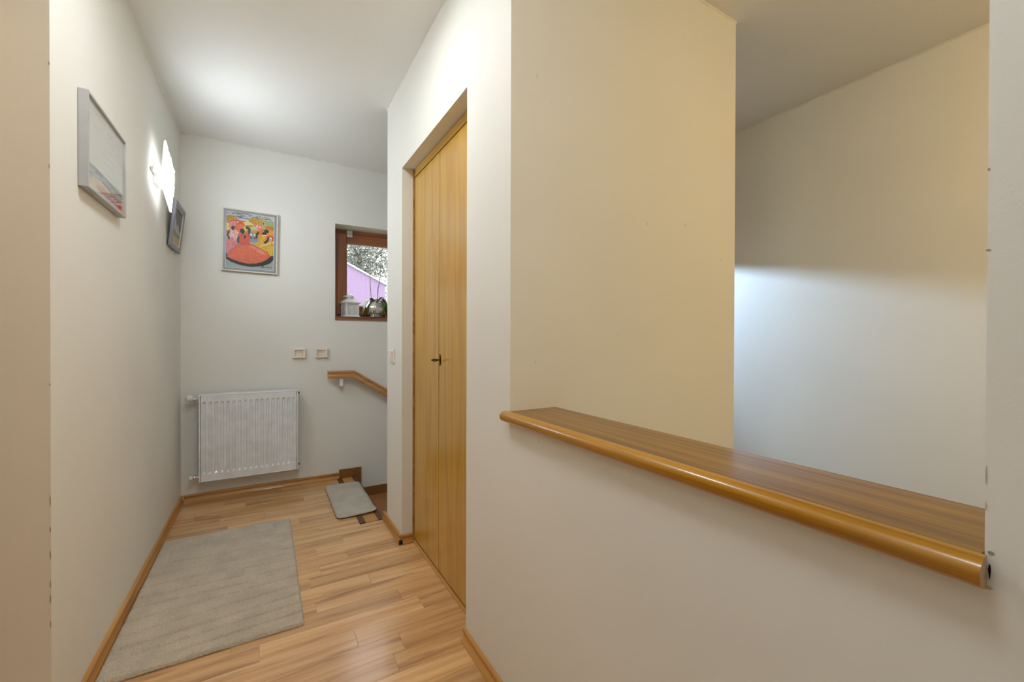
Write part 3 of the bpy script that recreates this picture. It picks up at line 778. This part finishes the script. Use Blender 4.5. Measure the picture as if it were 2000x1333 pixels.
# centre dancer
ell(im, .29, .265, .105, .10, (216, 78, 48), .15); ell(im, .29, .28, .09, .085, (226, 112, 76), .15)
ell(im, .40, .27, .05, .05, (190, 196, 90), .1); line(im, [(.42, .25), (.475, .28), (.465, .36)], .026, (62, 64, 66))
poly(im, [(.24, .37), (.33, .40), (.44, .34), (.50, .40), (.48, .56), (.30, .60), (.24, .48)], (220, 96, 66), .3, (180, 58, 44))
ell(im, .325, .325, .050, .046, DK); poly(im, [(.30, .34), (.36, .35), (.37, .41), (.34, .42)], DK); ell(im, .375, .425, .028, .028, DK)
line(im, [(.36, .37), (.335, .405), (.36, .43)], .006, (200, 150, 60))
line(im, [(.25, .45), (.235, .50), (.265, .56)], .022, (66, 66, 66)); line(im, [(.265, .56), (.30, .60)], .014, (150, 150, 146))
# dark shadow under the skirt, then the skirt
poly(im, [(0, .74), (.05, .80), (.5, .80), (1, .72), (1, .80), (.93, .87), (.75, .935), (.5, .965), (.28, .945), (.1, .90), (0, .85)], DK, .12)
sk = [(.015, .81), (.1, .69), (.22, .60), (.34, .565), (.47, .545), (.60, .57), (.74, .62), (.86, .68), (.94, .735), (.86, .80), (.74, .86), (.58, .90), (.42, .905), (.26, .885), (.12, .85)]
poly(im, sk, (224, 116, 80), .38, (206, 88, 60)); line(im, sk[:9], .006, (200, 66, 48))
poly(im, [(.45, .575), (.6, .585), (.74, .63), (.86, .70), (.7, .70)], (232, 144, 112), .3, (208, 96, 70))
line(im, [(.75, .955), (.765, .925), (.775, .955), (.79, .935), (.80, .955), (.83, .94), (.85, .955), (.87, .938), (.90, .952), (.96, .945)], .0055, DK)

dp = thing('framed_picture', (-.1, YB, 1.63), 'colourful framed painting of dancers in an orange skirt on the end wall', 'picture')
a0 = math.radians(-.9)
DC = Vector((-.0965, YB, 1.863))
def dpt(x, z, d): return (DC.x + x * math.cos(a0) - z * math.sin(a0), YB - d, DC.z + x * math.sin(a0) + z * math.cos(a0))
def dbox(mb, x0, x1, z0, z1, d0, d1):
    return mb.rings([[dpt(x, z, d) for x, z in ((x0, z0), (x1, z0), (x1, z1), (x0, z1))] for d in (d0, d1)])
hw, hh = .175, .2275
for nm, (x0, x1, z0, z1) in (('frame_side', (-hw, -hw + .008, -hh, hh)), ('frame_side', (hw - .008, hw, -hh, hh)), ('frame_side', (-hw + .008, hw - .008, hh - .008, hh)), ('frame_side', (-hw + .008, hw - .008, -hh, -hh + .008))):
    dbox(MB(), x0, x1, z0, z1, .003, .026).build(nm, M['creamedge'], dp)
for (x0, x1, z0, z1) in ((-hw + .008, -hw + .024, -hh + .008, hh - .008), (hw - .024, hw - .008, -hh + .008, hh - .008), (-hw + .024, hw - .024, hh - .024, hh - .008), (-hw + .024, hw - .024, -hh + .008, -hh + .024)):
    dbox(MB(), x0, x1, z0, z1, .006, .0255).build('mount', M['greyframe'], dp)
for (x0, x1, z0, z1) in ((-hw + .024, -hw + .026, -hh + .024, hh - .024), (hw - .026, hw - .024, -hh + .024, hh - .024), (-hw + .026, hw - .026, hh - .026, hh - .024), (-hw + .026, hw - .026, -hh + .024, -hh + .026)):
    dbox(MB(), x0, x1, z0, z1, .006, .0245).build('fillet', M['bead'], dp)
iw, ih = hw - .026, hh - .026
tl = Vector(dpt(-iw, ih, .0205)); tr = Vector(dpt(iw, ih, .0205)); bl = Vector(dpt(-iw, -ih, .0205))
print_mesh('painting', im, tl, tr - tl, bl - tl, dp)
dbox(MB(), -hw + .008, hw - .008, -hh + .008, hh - .008, .004, .0195).build('backing', M['creamedge'], dp)

# --- large picture on the left wall
im2 = raster_init(110, 84, (170, 172, 172))
streaks(im2, 0, .74, (232, 231, 222), (206, 207, 200), 22)  # pale upper area paints the reflection on the glass into the print
streaks(im2, .74, .88, (172, 174, 178), (84, 86, 92), 40)
ell(im2, .86, .88, .2, .05, (206, 176, 92), .2, (150, 120, 60)); ell(im2, .35, .91, .25, .05, (214, 190, 120), .2)
poly(im2, [(.6, .91), (.78, .87), (.97, .92), (.97, 1), (.6, 1)], (196, 88, 80), .2); poly(im2, [(.2, .94), (.4, .90), (.6, .94), (.6, 1), (.2, 1)], (206, 132, 96), .2)
for q in (.66, .75, .85): ell(im2, q, .95, .02, .02, (226, 200, 190))
poly(im2, [(0, .93), (.22, .92), (.22, 1), (0, 1)], (214, 196, 150), .2); ell(im2, .9, .97, .05, .03, (80, 84, 84))
YP0, YP1, ZP0, ZP1 = 1.836, 2.256, 1.630, 1.938
lp_ = thing('picture_frame', (XL, (YP0 + YP1) / 2, ZP0), 'large silver box-framed picture under reflecting glass, nearest the camera on left wall', 'picture')
tk = .0255
for (a, b_, c, d) in ((YP0, YP0 + .009, ZP0, ZP1), (YP1 - .009, YP1, ZP0, ZP1), (YP0 + .009, YP1 - .009, ZP0, ZP0 + .009), (YP0 + .009, YP1 - .009, ZP1 - .009, ZP1)):
    MB().box(XL + .001, XL + tk, a, b_, c, d).build('frame_side', M['silver'], lp_, bevel=.001)
MB().box(XL + .002, XL + tk - .008, YP0 + .009, YP1 - .009, ZP0 + .009, ZP1 - .009).build('mount', M['creamedge'], lp_)
print_mesh('print', im2, (XL + tk - .0075, YP0 + .022, ZP1 - .022), (0, YP1 - YP0 - .044, 0), (0, 0, -(ZP1 - ZP0 - .044)), lp_)
MB().box(XL + tk - .0055, XL + tk - .0035, YP0 + .009, YP1 - .009, ZP0 + .009, ZP1 - .009).build('glass_pane', M['picglass'], lp_)

# --- small grey picture, tilted off the wall at the top
im3 = raster_init(60, 80, (84, 88, 98))
fillmask(im3, np.ones(im3.shape[:2], bool), (82, 86, 96), .15)
poly(im3, [(0, .62), (.1, .45), (.22, .25), (.36, .40), (.5, .48), (.62, .36), (.75, .5), (1, .6), (1, 1), (0, 1)], (176, 180, 172), .12)
poly(im3, [(0, .66), (.3, .6), (.7, .66), (1, .62), (1, .8), (0, .8)], (120, 136, 116), .2); poly(im3, [(0, .8), (1, .76), (1, 1), (0, 1)], (190, 164, 120), .12)
SY0, SY1, SZ0, SZ1 = 3.205, 3.530, 1.705, 1.990
sp = thing('picture_frame', (XL, (SY0 + SY1) / 2, SZ0), 'small grey picture frame tilting off the left wall below the wall lamp', 'picture')
tilt = .105
def spt(y, z, d):
    t_ = z - SZ0; return (XL + .002 + t_ * math.sin(tilt) + d * math.cos(tilt), y, SZ0 + t_ * math.cos(tilt) - d * math.sin(tilt))
def sbox(y0, y1, z0, z1, d0, d1): return MB().rings([[spt(y, z, d) for y, z in ((y0, z0), (y1, z0), (y1, z1), (y0, z1))] for d in (d0, d1)])
fw = .030
for (a, b_, c, d) in ((SY0, SY0 + fw, SZ0, SZ1), (SY1 - fw, SY1, SZ0, SZ1), (SY0 + fw, SY1 - fw, SZ0, SZ0 + fw), (SY0 + fw, SY1 - fw, SZ1 - fw, SZ1)):
    sbox(a, b_, c, d, .004, .020).build('frame_side', M['greyframe'], sp, bevel=.003)
for (a, b_, c, d) in ((SY0 + fw, SY0 + fw + .006, SZ0 + fw, SZ1 - fw), (SY1 - fw - .006, SY1 - fw, SZ0 + fw, SZ1 - fw), (SY0 + fw + .006, SY1 - fw - .006, SZ0 + fw, SZ0 + fw + .006), (SY0 + fw + .006, SY1 - fw - .006, SZ1 - fw - .006, SZ1 - fw)):
    sbox(a, b_, c, d, .004, .016).build('fillet', M['creamedge'], sp)
sbox(SY0 + .02, SY1 - .02, SZ0 + .02, SZ1 - .02, .001, .0095).build('backing', M['creamedge'], sp)
q0 = fw + .006
tl = Vector(spt(SY0 + q0, SZ1 - q0, .0105)); tr = Vector(spt(SY1 - q0, SZ1 - q0, .0105)); bl = Vector(spt(SY0 + q0, SZ0 + q0, .0105))
print_mesh('print', im3, tl, tr - tl, bl - tl, sp)

# ------------------------------------------------------------------ glass wall lamp
wl = thing('wall_lamp', (XL, 2.93, 2.02), 'lit square glass wall lamp hung askew high on the left wall', 'lamp')
M['lampglass'] = emit('lit_glass', (.84, .95, 1.05), WALL_LAMP, (.9, .9, .9))
M['lampprint'] = emit('glass_print', (.98, .90, .80), .55, (.7, .66, .6))
M['lampline'] = plain('glass_print_line', s2l((130, 130, 128)), .4)
LC = Vector((XL, 2.920, 2.020)); lr = math.radians(-21); hs = .136
def lpt(a, b_, d):
    return (LC.x + d, LC.y + a * math.cos(lr) - b_ * math.sin(lr), LC.z + a * math.sin(lr) + b_ * math.cos(lr))
def bulge(u, v): return .050 + .022 * (1 - u * u) * (1 - v * v)
n = 16; V = []; Fc = []
for lay in (0, 1):
    for j in range(n + 1):
        for i in range(n + 1):
            u, v = -1 + 2 * i / n, -1 + 2 * j / n
            # round the four corners
            rr = .12; cu, cv = max(abs(u) - (1 - rr), 0), max(abs(v) - (1 - rr), 0)
            q = math.hypot(cu, cv); uu, vv = u, v
            if q > rr: uu = math.copysign((1 - rr) + cu * rr / q, u); vv = math.copysign((1 - rr) + cv * rr / q, v)
            V.append(lpt(uu * hs, vv * hs, bulge(uu, vv) + (.006 if lay else 0)))
N1 = (n + 1) ** 2
for j in range(n):
    for i in range(n):
        a = j * (n + 1) + i; Fc.append((a, a + n + 1, a + n + 2, a + 1)); Fc.append((N1 + a, N1 + a + 1, N1 + a + n + 2, N1 + a + n + 1))
edge = [i for i in range(n + 1)] + [j * (n + 1) + n for j in range(1, n + 1)] + [n * (n + 1) + i for i in range(n - 1, -1, -1)] + [j * (n + 1) for j in range(n - 1, 0, -1)]
for a, b_ in zip(edge, edge[1:] + edge[:1]): Fc.append((a, b_, N1 + b_, N1 + a))
gp = MB().add(V, Fc).build('glass_plate', M['lampglass'], wl, smooth=True)
gp.data.materials.append(emit('lit_glass_rear', (.93, .985, 1), WALL_LAMP * .035, (.9, .9, .9)))
for p in gp.data.polygons:
    if any(q < N1 for q in p.vertices): p.material_index = 1
def dec(pts, mat, nm, th=.0015, k0=1.0, k1=0.0):
    """print laid on the bowed glass: rings of the outline scaled from k0 to k1 about its centre"""
    dn = []
    for p, q in zip(pts, pts[1:] + pts[:1]): dn += [(p[0] + (q[0] - p[0]) * i / 5, p[1] + (q[1] - p[1]) * i / 5) for i in range(5)]
    gx, gy = sum(p[0] for p in dn) / len(dn), sum(p[1] for p in dn) / len(dn)
    rs = []
    for i in range(6):
        k = k0 + (max(k1, .02) - k0) * i / 5
        rs.append([lpt((gx + (a - gx) * k) * hs, (gy + (b_ - gy) * k) * hs, bulge(gx + (a - gx) * k, gy + (b_ - gy) * k) + .007 + th) for a, b_ in dn])
    MB().rings(rs, cap=False).build(nm, mat, wl)
ca, sa = math.cos(-lr), math.sin(-lr)
def rot2(p): return (p[0] * ca - p[1] * sa, p[0] * sa + p[1] * ca)
dia = [(0, .54), (.44, .0), (0, -.54), (-.44, .0)]
dec([rot2(p) for p in dia], M['lampline'], 'diamond_outline', .001, 1.0, .80)
dec([rot2((p[0] * .70, p[1] * .78)) for p in dia], M['lampprint'], 'diamond_print', .0022)
for (cx_, cy_) in ((-.72, .72), (.72, .72), (-.72, -.72), (.72, -.72)):
    dec([(cx_ - .10, cy_ - .09), (cx_ + .10, cy_ - .09), (cx_, cy_ + .12)], M['lampprint'], 'corner_print', .0015)
    MB().lathe([(.008, 0), (.008, .004)], lpt(cx_ * .55 * hs, cy_ * .9 * hs, bulge(.4, .65) + .007), (1, 0, 0), 10).build('glass_clip', M['chrome'], wl)
b = MB(); b.box(LC.x, LC.x + .022, LC.y - .055, LC.y + .055, LC.z - .055, LC.z + .055)
b.box(LC.x + .004, LC.x + .016, LC.y - .125, LC.y + .125, LC.z - .012, LC.z + .012)
b.build('mount_plate', M['white'], wl, bevel=.003)
MB().lathe([(.016, .02), (.016, .055)], LC, (1, 0, 0), 12).build('lamp_holder', M['white'], wl)

# ------------------------------------------------------------------ ceiling lamp of the vestibule (above and behind the camera), added hall fill lamp
def ceiling_lamp(clp, strength, label, prof):
    cl = thing('ceiling_lamp', clp, label, 'lamp', 'frosted ceiling lamps')
    dm = emit('frosted_glass', (.91, .97, 1.0), strength, (.9, .88, .84))
    MB().lathe([(.17, 0), (.17, prof[0][1] + .0005)], clp, seg=32).build('lamp_base', M['white'], cl)
    MB().lathe(prof, clp, seg=32).build('glass_dome', dm, cl, smooth=True)
ceiling_lamp((-.10, .372, H), CEIL_LAMP, 'round frosted glass ceiling lamp above the camera end of the hall', [(.158, -.024), (.156, -.045), (.138, -.072), (.105, -.094), (.06, -.106), (.004, -.110)])
ceiling_lamp((.07, 1.58, H), HALL_FILL, 'added flat round fill lamp, out of view in front of the closet door', [(.165, -.030), (.155, -.038), (.004, -.0385)])  # added out-of-view lamp that brightens rug, floor and radiator

# added unseen globe that fills the stairwell with warm light, beside the camera-side pier
gl_ = (1.95, -.65, H)
gt = thing('fill_globe', gl_, 'added unseen warm fill globe hanging over the stair void beyond the half wall', 'lamp')
M['globe'] = emit('fill_globe_glow', (1, .71, .32), GLOBE_FILL, (.9, .88, .8))
MB().lathe([(.003, -.46)] + [(.12 * math.sin(PI * i / 14), -.34 - .12 * math.cos(PI * i / 14)) for i in range(1, 14)] + [(.003, -.22)], gl_, seg=28).build('globe', M['globe'], gt, smooth=True)
MB().tube([(gl_[0], gl_[1], H - .22), (gl_[0], gl_[1], H)], .005, 8).build('cord', M['white'], gt)
MB().lathe([(.05, 0), (.05, -.015), (.02, -.03)], gl_, seg=20).build('ceiling_rose', M['white'], gt)

# ------------------------------------------------------------------ stairs behind the closet
stt = thing('staircase', (XS0, YS, 0), 'tiled stairs going down behind the closet at the end of the hall', 'stairs')
def prt(nm, a, mat, bevel=.001): return MB().box(*a).build(nm, M[mat], stt, bevel=bevel)
prt('floor_strip', (XS0, XS0 + .036, YS, YB - .012, -.01, .004), 'strip')
prt('edge_tile', (XS0 + .036, .617, YS, YB - .012, -.012, 0), 'tile3')
prt('nosing_strip', (.617, .650, YS, YB - .012, -.014, .003), 'strip')
prt('top_slab', (XS0, .645, YS + .001, YB - .003, -.25, -.012), 'tile', 0)
RS, TD = .178, .285
for i in range(4):
    x0 = .645 + i * TD; z = -RS * (i + 1)
    prt('riser', (x0 - .012, x0, YC + .004, YB - .012, z, z + RS - (.014 if i == 0 else .016)), 'tile2')
    prt('tread', (x0, x0 + TD + .006, YC + .004, YB - .012, z - .016, z), 'tile')
    prt('nosing_strip', (x0 + TD - .03, x0 + TD + .004, YC + .004, YB - .012, z, z + .003), 'strip')
    prt('step_body', (x0 - .006, x0 + TD - .012, YC + .004, YB - .012, z - .4, z - .016), 'tile', 0)
    prt('skirting_tile', (x0 + .06, x0 + TD + .05, YB - .012, YB - .0005, z - .02, z + .072), 'tile2', .001)
    prt('skirting_tile', (x0 + .045 - .07 + (.0 if i else 0), x0 + .06 - .012, YB - .012, YB - .0005, z - .02 + .09, z + RS + .072), 'tile2', .001)
prt('skirting_tile', (XS0 + .016, .619, YB - .012, YB - .0005, 0, .072), 'tile2')
zl = -RS * 5
stt = thing('stair_landing', (XE, YC, zl), 'tiled lower stair flight and landing below the stairwell wall', 'stairs')
prt('landing', (.645 + 4 * TD, XF - .003, YC + .004, YB - .003, zl - .2, zl), 'tile')
for i in range(8):
    y1 = YC - i * .25; z = zl - RS * (i + 1)
    prt('tread', (XE + .003, XF - .003, y1 - .25, y1 + .004, max(z - .2, ZLOW), z), 'tile')
# added unseen fill pendant for the far stairwell wall, its dark shade cuts the light off just below bulb height
PX, PY, PZ = 2.06, 2.45, 1.85
sl = thing('fill_pendant', (PX, PY, H), 'added unseen fill pendant with dark drum shade hanging in the stairwell behind the closet', 'lamp')
SR = .17
MB().lathe([(SR, 0), (SR, .20), (.02, .23), (.02, .225), (SR - .004, .196), (SR - .004, 0)], (PX, PY, PZ), seg=40, cap=False).build('shade', M['bronze'], sl, smooth=False)
MB().tube([(PX, PY, PZ + .22), (PX, PY, H)], .004, 8).build('cord', M['dark'], sl)
MB().lathe([(.014, .075), (.014, .22)], (PX, PY, PZ), seg=12).build('bulb_holder', M['dark'], sl)
ld = bpy.data.lights.new('fill_spot', 'SPOT'); ld.spot_size = math.radians(80); ld.spot_blend = .7; ld.energy = STAIR_FILL; ld.color = (.50, .72, 1); ld.shadow_soft_size = .009
lo = bpy.data.objects.new('fill_spot', ld); COL.objects.link(lo); lo.parent = sl; lo.location = (0, 0, PZ + .043 - H)
lo.rotation_euler = (Vector((2.80, 1.0, 1.05)) - Vector((PX, PY, PZ + .05))).to_track_quat('-Z', 'Y').to_euler()

# ------------------------------------------------------------------ rugs
def rug(name, x0, x1, y0, y1, hgt, mat, label, lines, res, cr, waves, edge_mat=None):
    nx, ny = int((x1 - x0) / res), int((y1 - y0) / res)
    X, Y = np.meshgrid(np.linspace(x0, x1, nx + 1), np.linspace(y0, y1, ny + 1))
    ex = np.minimum(X - x0, x1 - X); ey = np.minimum(Y - y0, y1 - Y)
    qx, qy = np.maximum(cr - ex, 0), np.maximum(cr - ey, 0); q = np.hypot(qx, qy)
    inside = q > cr
    e = np.where(q > 0, cr - q, np.minimum(ex, ey)); e = np.maximum(e, 0)
    # pull the corners in
    sc = np.where(inside, cr / np.maximum(q, 1e-6), 1)
    Xc = np.where(inside, np.where(X < (x0 + x1) / 2, x0 + cr - qx * sc, x1 - cr + qx * sc), X)
    Yc = np.where(inside, np.where(Y < (y0 + y1) / 2, y0 + cr - qy * sc, y1 - cr + qy * sc), Y)
    Z = hgt * np.sqrt(np.clip(1 - np.clip(1 - e / .012, 0, 1) ** 2, 0, 1)) + .001
    g = np.zeros_like(X)
    for pts in lines:
        for (a0, b0), (a1, b1) in zip(pts, pts[1:]):
            dx, dy = a1 - a0, b1 - b0; L2 = dx * dx + dy * dy
            t_ = np.clip(((X - a0) * dx + (Y - b0) * dy) / L2, 0, 1); d = np.hypot(X - a0 - t_ * dx, Y - b0 - t_ * dy)
            g = np.maximum(g, np.exp(-(d / .0058) ** 2))
    Z -= g * hgt * .72 * (e > .004)
    Z += (rng.random(X.shape) - .5) * .0032 * (e > .002)
    Z += waves(X, Y) * (e > -1)
    # edge wobble
    Xc = Xc + np.where(ex < .004, (rng.random(X.shape) - .5) * .003, 0); Yc = Yc + np.where(ey < .004, (rng.random(X.shape) - .5) * .003, 0)
    V = np.stack([Xc, Yc, Z], -1).reshape(-1, 3)
    i, j = np.meshgrid(np.arange(nx), np.arange(ny)); a = (j * (nx + 1) + i).reshape(-1)
    Fc = np.stack([a, a + 1, a + nx + 2, a + nx + 1], 1)
    me = bpy.data.meshes.new('pile'); me.from_pydata((V - np.array([x0, y0, 0])).tolist(), [], Fc.tolist()); me.validate()
    for p in me.polygons: p.use_smooth = True
    me.materials.append(mat)
    return me
LN = []
def L2(y0, y1, jog): LN.append([(-.488, y0), (jog, y0), (jog, y1), (.15, y1)])
L2(2.86, 2.86, 0); LN[-1] = [(-.40, 2.88), (.05, 2.86), (.05, 2.95)]
LN += [[(-.43, 2.70), (-.43, 2.80)], [(-.43, 2.70), (-.1, 2.68), (.15, 2.69)]]
L2(2.59, 2.57, -.2)
L2(2.49, 2.50, -.15)
LN += [[(-.488, 2.395), (-.098, 2.385), (-.098, 2.455), (.15, 2.435)]]
LN += [[(-.488, 2.318), (-.036, 2.305), (-.036, 2.352), (.15, 2.356)]]
LN += [[(-.488, 2.220), (.15, 2.255)], [(-.488, 2.125), (.15, 2.172)], [(-.488, 2.035), (.15, 2.09)], [(-.42, 1.98), (.15, 2.018)], [(-.30, 1.925), (.15, 1.948)]]
rgm = rug('rug', -.4905, .135, 1.868, 3.000, .014, M['rug'], '', LN, .0042, .006, lambda X, Y: 0.0015 * np.sin(X * 17 + Y * 9) ** 2)
ro = bpy.data.objects.new('rug', rgm); COL.objects.link(ro); ro.location = (-.4905, 1.868, 0)
# turn very slightly as it lies
tag(ro, 'large taupe pile rug with carved lines lying along the left wall', 'rug')
mw = lambda X, Y: .0018 * (1 + np.sin(Y * 23 + X * 8)) + np.clip((X - .55) / .08, 0, 1) * np.clip((2.96 - Y) / .1, 0, 1) * .006
mtm = rug('doormat', .395, .632, 2.848, 3.505, .009, M['mat'], '', [], .005, .03, mw)
mo = thing('doormat', (.395, 2.848, .004), 'small pale grey bath mat with rounded corners lying at the stair edge', 'mat')
pile = bpy.data.objects.new('pile', mtm); COL.objects.link(pile); pile.parent = mo
rim = []
def mp_(x, y, z): return (x, y, z)
rp_ = []
x0, x1, y0, y1, cr = .393, .634, 2.846, 3.507, .032
for (cx_, cy_, a0_) in ((x1 - cr, y1 - cr, 0), (x0 + cr, y1 - cr, 90), (x0 + cr, y0 + cr, 180), (x1 - cr, y0 + cr, 270)):
    for i in range(7):
        a = math.radians(a0_ + 90 * i / 6); rp_.append((cx_ + cr * math.cos(a), cy_ + cr * math.sin(a)))
def densify(p):
    o = []
    for (a, b_) in zip(p, p[1:] + p[:1]):
        n_ = max(1, int(math.hypot(b_[0] - a[0], b_[1] - a[1]) / .02))
        o += [(a[0] + (b_[0] - a[0]) * i / n_, a[1] + (b_[1] - a[1]) * i / n_) for i in range(n_)]
    return o
pp = densify(rp_); rings = []
for i, (x, y) in enumerate(pp):
    nx_, ny_ = pp[(i + 1) % len(pp)][1] - pp[i - 1][1], -(pp[(i + 1) % len(pp)][0] - pp[i - 1][0]); L = math.hypot(nx_, ny_); nx_ /= L; ny_ /= L
    zz = .0085 + float(mw(np.array(x), np.array(y)))
    rings.append([(x + nx_ * .004 * math.cos(a), y + ny_ * .004 * math.cos(a), zz + .0045 * math.sin(a)) for a in [2 * PI * q / 8 for q in range(8)]])
MB().rings(rings, closed=True).build('binding', M['matedge'], mo, smooth=True)

# ------------------------------------------------------------------ outside the window
structure(MB().box(-40, 60, YB2 + .4, 90, -3.2, -3.0).build('ground_outside', M['lawn']))
nh = thing('neighbour_house', (3.0, 14, -3), 'lilac rendered house gable with white verge seen through the window', 'house')
gy = 14.0
b = MB(); sl_ = (2.897 - 3.46) / (3.372 - 2.219)
pts = [(-3.0, -3), (3.372, -3), (3.372, 2.897), (-3.0 + 3.5, 3.46 + (.5 - 2.219) * sl_), (-3.0, 2.6)]
b.rings([[(x, gy + d, z) for x, z in pts] for d in (0, .3)]); b.build('gable_wall', M['lilac'], nh)
b = MB(); dx, dz = 1, sl_; b.rings([[(x, gy + d, z) for x, z in ((.45, 3.46 + (.45 - 2.219) * sl_), (3.43, 2.897 + .058 * sl_), (3.43, 2.957 + .058 * sl_), (.45, 3.52 + (.45 - 2.219) * sl_))] for d in (-.06, .3)])
b.build('verge', M['trimwhite'], nh)
# tiled roof of the house behind
n2 = thing('tiled_roof_house', (7, 19, -3), 'house with pale tiled roof behind the lilac gable', 'house')
MB().box(4.0, 16, 18.2, 26, -3, 1.0).build('wall', M['trimwhite'], n2)
ry0, rz0, ry1, rz1 = 17.9, .6, 22.5, 4.35
MB().rings([[(x, ry0, rz0 - .05), (x, ry1, rz1 - .05), (x, ry1 + 4, rz0), (x, ry1 + 4, rz0 - .3), (x, ry0, rz0 - .3)] for x in (3.2, 16.4)]).build('roof_slab', M['rooftile'], n2)
tm = None
for r_ in range(16):
    for c_ in range(11):
        t0 = r_ / 16; x = 3.3 + c_ * .27 + (r_ % 2) * .12
        y = ry0 + (ry1 - ry0) * t0; z = rz0 + (rz1 - rz0) * t0
        if tm is None:
            m_ = MB(); L_ = .33; dy, dz_ = .72 * L_, .69 * L_
            m_.rings([[(xx, 0, .02 + .05 * math.sin(PI * (xx + .125) / .25)) for xx in np.linspace(-.125, .125, 6)] + [(.125, 0, 0), (-.125, 0, 0)],
                      [(xx, dy, dz_ - .02 + .05 * math.sin(PI * (xx + .125) / .25)) for xx in np.linspace(-.125, .125, 6)] + [(.125, dy, dz_ - .03), (-.125, dy, dz_ - .03)]])
            o = m_.build('roof_tile', M['rooftile'], n2); tm = o.data
            tm.transform(Matrix.Translation(Vector(n2.location)))
        else:
            o = bpy.data.objects.new('roof_tile', tm); COL.objects.link(o); o.parent = n2
        o.location = Vector((x, y, z)) - Vector(n2.location)
# trees
def leaf_cloud(parent, c, rad, n, size, seed):
    r_ = np.random.default_rng(seed); V = np.zeros((n * 4, 3)); 
    d = r_.normal(size=(n, 3)); d /= np.linalg.norm(d, axis=1)[:, None]; rr = r_.random((n, 1)) ** .45
    lob = 1 + .22 * np.sin(d[:, :1] * 5 + seed) * np.sin(d[:, 2:] * 6 + seed * 2)
    p = np.array(c) + d * rr * lob * np.array(rad)
    a = r_.normal(size=(n, 3)); a /= np.linalg.norm(a, axis=1)[:, None]; b2 = np.cross(a, r_.normal(size=(n, 3))); b2 /= np.linalg.norm(b2, axis=1)[:, None]
    s_ = size * (0.6 + .8 * r_.random((n, 1)))
    V[0::4] = p - a * s_; V[1::4] = p + b2 * s_ * .5; V[2::4] = p + a * s_; V[3::4] = p - b2 * s_ * .5
    V -= np.array(parent.location)
    me = bpy.data.meshes.new('foliage'); me.from_pydata(V.tolist(), [], np.arange(n * 4).reshape(-1, 4).tolist()); me.materials.append(M['foliage'])
    o = bpy.data.objects.new('foliage', me); COL.objects.link(o); o.parent = parent; o['kind'] = 'stuff'
def tree(x, y, ztop, rx, rz, seed, label):
    t_ = thing('tree', (x, y, -3), label, 'tree', 'trees outside the window')
    MB().tube([(x, y, -3), (x + .1, y, ztop - rz * 1.4), (x, y + .1, ztop - rz * .5)], [.28, .2, .08], 10).build('trunk', M['bark'], t_)
    for k_ in range(4):
        a = k_ * 1.6 + seed
        MB().tube([(x + .1, y, ztop - rz * 1.5), (x + rx * .4 * math.cos(a), y + rx * .4 * math.sin(a), ztop - rz * .9), (x + rx * .65 * math.cos(a), y + rx * .65 * math.sin(a), ztop - rz * .55)], [.12, .08, .03], 7).build('branch', M['bark'], t_)
    leaf_cloud(t_, (x, y, ztop - rz), (rx, rx, rz), 9000, .085, seed)
tree(4.9, 27, 8.6, 2.7, 2.6, 3, 'bushy tree rising directly behind the lilac gable, seen through window')
tree(11.6, 31, 9.6, 3.4, 3.2, 5, 'bushy tree at the right of the window view behind the pale tiled roof')
